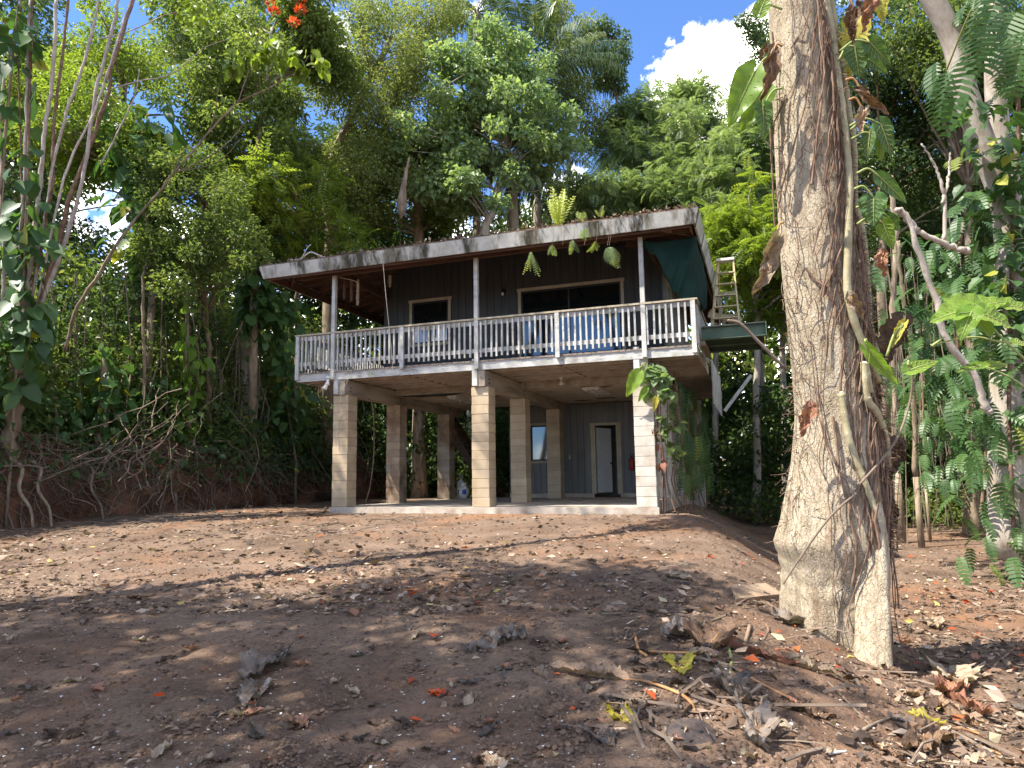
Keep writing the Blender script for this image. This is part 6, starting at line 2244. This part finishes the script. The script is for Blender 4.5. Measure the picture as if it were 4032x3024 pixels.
FL = [
    ('big crumpled grey-brown leaf alone on the soil at left', (590, 1430), (500, 1500), .62, 'lf_grey', .6, .55, .8, .06),
    ('torn leaf piece under the big crumpled leaf at left', (560, 1490), (520, 1540), .5, 'lf_grey', .75, .4, .5, .03),
    ('twisted narrow grey leaf on the soil below the house centre', (1115, 1380), (965, 1425), .3, 'lf_grey', .65, .7, 1.3, .06),
    ('long folded tan leaf with a thick curved stalk', (1325, 1472), (1185, 1452), .36, 'lf_dry', .85, .25, 1.2, .06),
    ('grey crinkled leaf heaped left of the trunk foot', (1500, 1365), (1425, 1385), .7, 'lf_grey', .7, .6, .8, .07),
    ('dark brown leaf standing on edge left of the trunk foot', (1530, 1400), (1565, 1355), .8, 'lf_dry', .35, .5, .9, .08),
    ('yellow leaf lying below the grey heap', (1466, 1432), (1476, 1470), .6, 'lf_yellow', .5, .35, .5, .04),
    ('pale brown leaf below the dark standing leaf', (1500, 1415), (1560, 1425), .7, 'lf_tan', .25, .5, .6, .04),
    ('grey-green arched leaf in front of the trunk', (1715, 1440), (1820, 1475), .5, 'lf_tan', .2, .4, 1.0, .09),
    ('long red-brown leaf strip in front of the trunk', (1580, 1400), (1790, 1470), .2, 'lf_red', .35, .4, .9, .05),
    ('large stiff grey leaf leaning on the trunk foot', (1690, 1345), (1830, 1375), .55, 'lf_grey', .8, .3, .5, .12),
    ('dark curled leaf right of the folded tan leaf', (1570, 1478), (1610, 1535), .55, 'lf_grey', .3, .6, .9, .06),
    ('grey folded leaf pointing at the bottom edge', (1630, 1555), (1645, 1645), .5, 'lf_grey', .6, .6, 1.0, .06),
    ('dark crumpled leaf between the twigs', (1710, 1535), (1810, 1570), .5, 'lf_dry', .25, .7, .9, .06),
    ('big sunlit tan leaf at right of the pile', (2050, 1455), (2095, 1520), .75, 'lf_tan', .7, .3, .5, .05),
    ('red-brown leaf on top of the right pile', (2060, 1490), (1980, 1530), .4, 'lf_red', .6, .5, .9, .09),
    ('long brown leaf running down the right pile', (2070, 1515), (2190, 1600), .32, 'lf_red', .45, .5, .9, .06),
    ('second brown strip beside the long leaf of the right pile', (2020, 1525), (2130, 1590), .3, 'lf_dry', .8, .5, .9, .05),
    ('yellow-green leaf on the right pile', (2020, 1565), (1955, 1555), .5, 'lf_yellow', .8, .25, .6, .07),
    ('dark rolled leaf at the bottom right edge', (2020, 1600), (1940, 1635), .45, 'lf_dry', .5, .6, 1.2, .07),
    ('curled brown leaf left end of the bottom right heap', (1880, 1610), (1960, 1655), .5, 'lf_dry', .4, .6, 1.0, .05),
    ('grey leaf above the bottom right heap', (1935, 1560), (1990, 1600), .5, 'lf_grey', .4, .6, .9, .05),
    ('pale dry leaf beside the toothed disc', (1480, 1585), (1425, 1605), .8, 'lf_tan', .6, .5, .7, .05),
    ('orange-tan leaf on the soil at lower left centre', (640, 1560), (662, 1580), .6, 'lf_red', .9, .4, .6, .03),
    ('tan leaf half cut by the bottom edge', (1075, 1665), (1040, 1635), .7, 'lf_tan', .7, .4, .6, .04),
    ('flat pale leaf in the shade left of the trunk', (1450, 1246), (1498, 1258), .45, 'lf_tan', .5, .2, .3, .03),
    ('orange-edged leaf behind the fallen flower', (975, 1478), (1020, 1470), .55, 'lf_red', 1.0, .4, .6, .03),
    ('small curled brown leaf above the folded tan leaf', (1160, 1452), (1180, 1475), .5, 'lf_tan', .2, .5, .8, .03),
    ('yellow-edged curled leaf above the toothed disc', (1330, 1545), (1375, 1580), .5, 'lf_yellow', .2, .6, .8, .05),
    ('dark leaf fragment below the house centre', (1290, 1590), (1330, 1625), .6, 'lf_grey', .2, .6, .8, .03),
    ('small pink-brown leaf right of the orange leaf', (1090, 1440), (1106, 1450), .6, 'lf_red', .9, .4, .6, .02),
    ('brown leaf left of the fallen flower', (835, 1500), (870, 1495), .5, 'lf_red', .7, .5, .6, .02),
    ('brown leaf at the foot of the sunny path', (2010, 1345), (2050, 1400), .5, 'lf_tan', .5, .4, .6, .04),
    ('grey leaf right of the trunk foot', (1915, 1450), (1960, 1475), .6, 'lf_dry', .3, .6, .8, .05),
    ('tan leaf in the litter right of the trunk', (1945, 1500), (2000, 1510), .5, 'lf_dry', .8, .5, .8, .05),
]
for i, (lbl, b, t_, W, m, v, cr, ro, li) in enumerate(FL):
    pet = [(1390, 1478), (1455, 1500), (1490, 1522), (1500, 1545)] if i == 3 else None
    fallen(lbl, b, t_, W, m, v, 1000 + i, cr * .75, ro * .75, li * .22, petiole=pet)
# many smaller curled leaves that nothing tells apart
small = []
for k in range(6):
    rr_ = np.random.default_rng(1200 + k)
    me = leaf_mesh('curled_leaf', big_leaf(1, rr_.uniform(.45, .75), rr_, curl=-.15, crump=.5, roll=rr_.uniform(.5, 1.1), nt_=13, nc=7), np.clip(rr_.random() * .8 + rr_.normal(size=12 * 6) * .06, 0, 1), mt[('lf_dry', 'lf_tan', 'lf_grey', 'lf_dry', 'lf_red', 'lf_grey')[k]])
    small.append(me)
cols_ = ('dark brown', 'pale tan', 'grey', 'brown', 'red-brown', 'ash grey')
for (n_, v0, v1, u0, u1, where) in ((34, 1330, 1650, -20, 700, 'on the shaded soil at lower left'), (34, 1330, 1650, 700, 1300, 'on the shaded soil at lower centre'), (40, 1150, 1320, -20, 1300, 'on the sunlit soil before the house'),
                                    (60, 1380, 1655, 1300, 2220, 'in the litter below the big trunk'), (46, 1130, 1420, 1900, 2230, 'along the sunny path right of the trunk')):
    for p in view_pts(n_, v0, v1, u0, u1):
        k = random.randrange(6)
        o = obj('curled_leaf', small[k])
        s = random.uniform(.06, .15)
        o.scale = (s, s, s)
        o.location = p + (0, 0, .012)
        o.rotation_euler = (random.uniform(-.4, .4), random.uniform(-.3, .3), random.uniform(0, 6.28))
        tag(o, f'small curled {cols_[k]} leaf {where}', 'leaf', f'small curled {cols_[k]} leaves {where}')
# loose stalks and sticks
for i, (lbl, pts, r0, m) in enumerate((
        ('thin orange stalk crossing the right pile', [(2036, 1578), (2085, 1582), (2128, 1594)], .011, 'petiole'),
        ('long orange stalk at the lower right corner', [(2044, 1589), (2110, 1615), (2181, 1642)], .01, 'petiole'),
        ('orange stalk cut by the bottom right corner', [(2112, 1646), (2160, 1648), (2215, 1656)], .012, 'petiole'),
        ('long straight stalk below the red-brown leaf', [(1580, 1445), (1640, 1480), (1713, 1517)], .01, 'petiole'),
        ('short thick stalk stub left of the trunk', [(1620, 1355), (1612, 1385), (1602, 1408)], .016, 'raw_wood'),
        ('second stub leaning beside the trunk', [(1652, 1350), (1660, 1365), (1650, 1385)], .013, 'root'),
        ('curved brown stalk left of the grey heap', [(1371, 1373), (1380, 1408), (1398, 1422)], .012, 'petiole'),
        ('straight orange stalk under the grey heap', [(1400, 1411), (1450, 1414), (1512, 1415)], .01, 'petiole'),
        ('green-yellow stalk standing by the pale leaf', [(1573, 1400), (1580, 1430), (1577, 1460)], .012, 'petiole_green'),
        ('long thin twig in front of the trunk', [(1786, 1475), (1830, 1520), (1881, 1574)], .008, 'liana'),
        ('twig bridging to the right pile', [(1866, 1582), (1900, 1565), (1953, 1548)], .01, 'liana'),
        ('short white stick near the bottom edge', [(1790, 1634), (1833, 1629)], .008, 'scar'),
        ('dark stick leaning at the right edge', [(2130, 1480), (2150, 1440), (2195, 1400), (2220, 1360)], .012, 'root'),
        ('thin pale twig on the lower left soil', [(690, 1478), (700, 1500), (705, 1520)], .005, 'liana'))):
    P = [gp(*q) + (0, 0, .015) for q in pts]
    if len(P) == 2:
        P = [P[0], (P[0] + P[1]) / 2, P[1]]
    o = MB().tube(spline(P, 14), np.linspace(r0, r0 * .75, 14), 7).build('loose_stalk', mt[m], smooth=True)
    tag(o, lbl, 'stalk', 'loose stalks on the ground')
# toothed rusty disc
c = gp(1494, 1602)
dsk = thing('toothed_disc', 'round rusty toothed disc lying on the soil', 'disc', tuple(c))
V, T, Qd = [(0, 0, .012), (0, 0, 0)], [], []
nT = 48
for k in range(nT * 2):
    a = math.pi * k / nT
    rr_ = .118 if k % 2 else .128
    V += [(rr_ * math.cos(a), rr_ * math.sin(a), .008), (rr_ * math.cos(a), rr_ * math.sin(a), 0)]
for k in range(nT * 2):
    j = (k + 1) % (nT * 2)
    T += [(0, 2 + 2 * k, 2 + 2 * j), (1, 3 + 2 * j, 3 + 2 * k)]
    Qd.append((2 + 2 * k, 3 + 2 * k, 3 + 2 * j, 2 + 2 * j))
pl = obj('plate', mesh_np('plate', V, [np.array(T), np.array(Qd)]), mt['rust'], dsk)
for a in (.5, 2.6, 4.7):
    MB().tube([(.055 * math.cos(a), .055 * math.sin(a), .009), (.055 * math.cos(a), .055 * math.sin(a), .0145)], .009, 8).build('rivet', mt['black'], dsk)
dsk.location = tuple(c + (0, 0, .03))
q = Vector((0, 0, 1)).rotation_difference(Vector(gnormal(c) + np.array((.1, -.28, 0))))
dsk.rotation_euler = q.to_euler()
# half-buried slab of cut wood beside the trunk
a, b = gp(1590, 1305), gp(1692, 1300)
o = MB().hexa([a + (0, 0, -.05), b + (0, 0, -.05), b + fw * .5 + (0, 0, -.05), a + fw * .42 + rt * .08 + (0, 0, -.05), a + (0, 0, .05), b + (0, 0, .08), b + fw * .5 + (0, 0, .12), a + fw * .42 + rt * .08 + (0, 0, .1)]).build('cut_log_slab', mt['raw_wood'])
tag(o, 'half-buried slab of cut wood beside the trunk foot', 'log')
# fallen orange flower
c = gp(945, 1505)
fl = thing('fallen_flower', 'single orange-red fallen flower on the dark soil', 'flower', tuple(c))
rr_ = np.random.default_rng(5)
for k in range(6):
    a = k * 1.05
    me = leaf_mesh('petal', big_leaf(.075, .05, rr_, curl=.3, crump=.2, nt_=9, nc=5), float(rr_.random()), mt['petal'])
    o = obj('petal', me, None, fl)
    o.location = (0, 0, .02)
    o.rotation_euler = (rr_.uniform(-.3, .3), -.35 + rr_.uniform(-.2, .2), a)
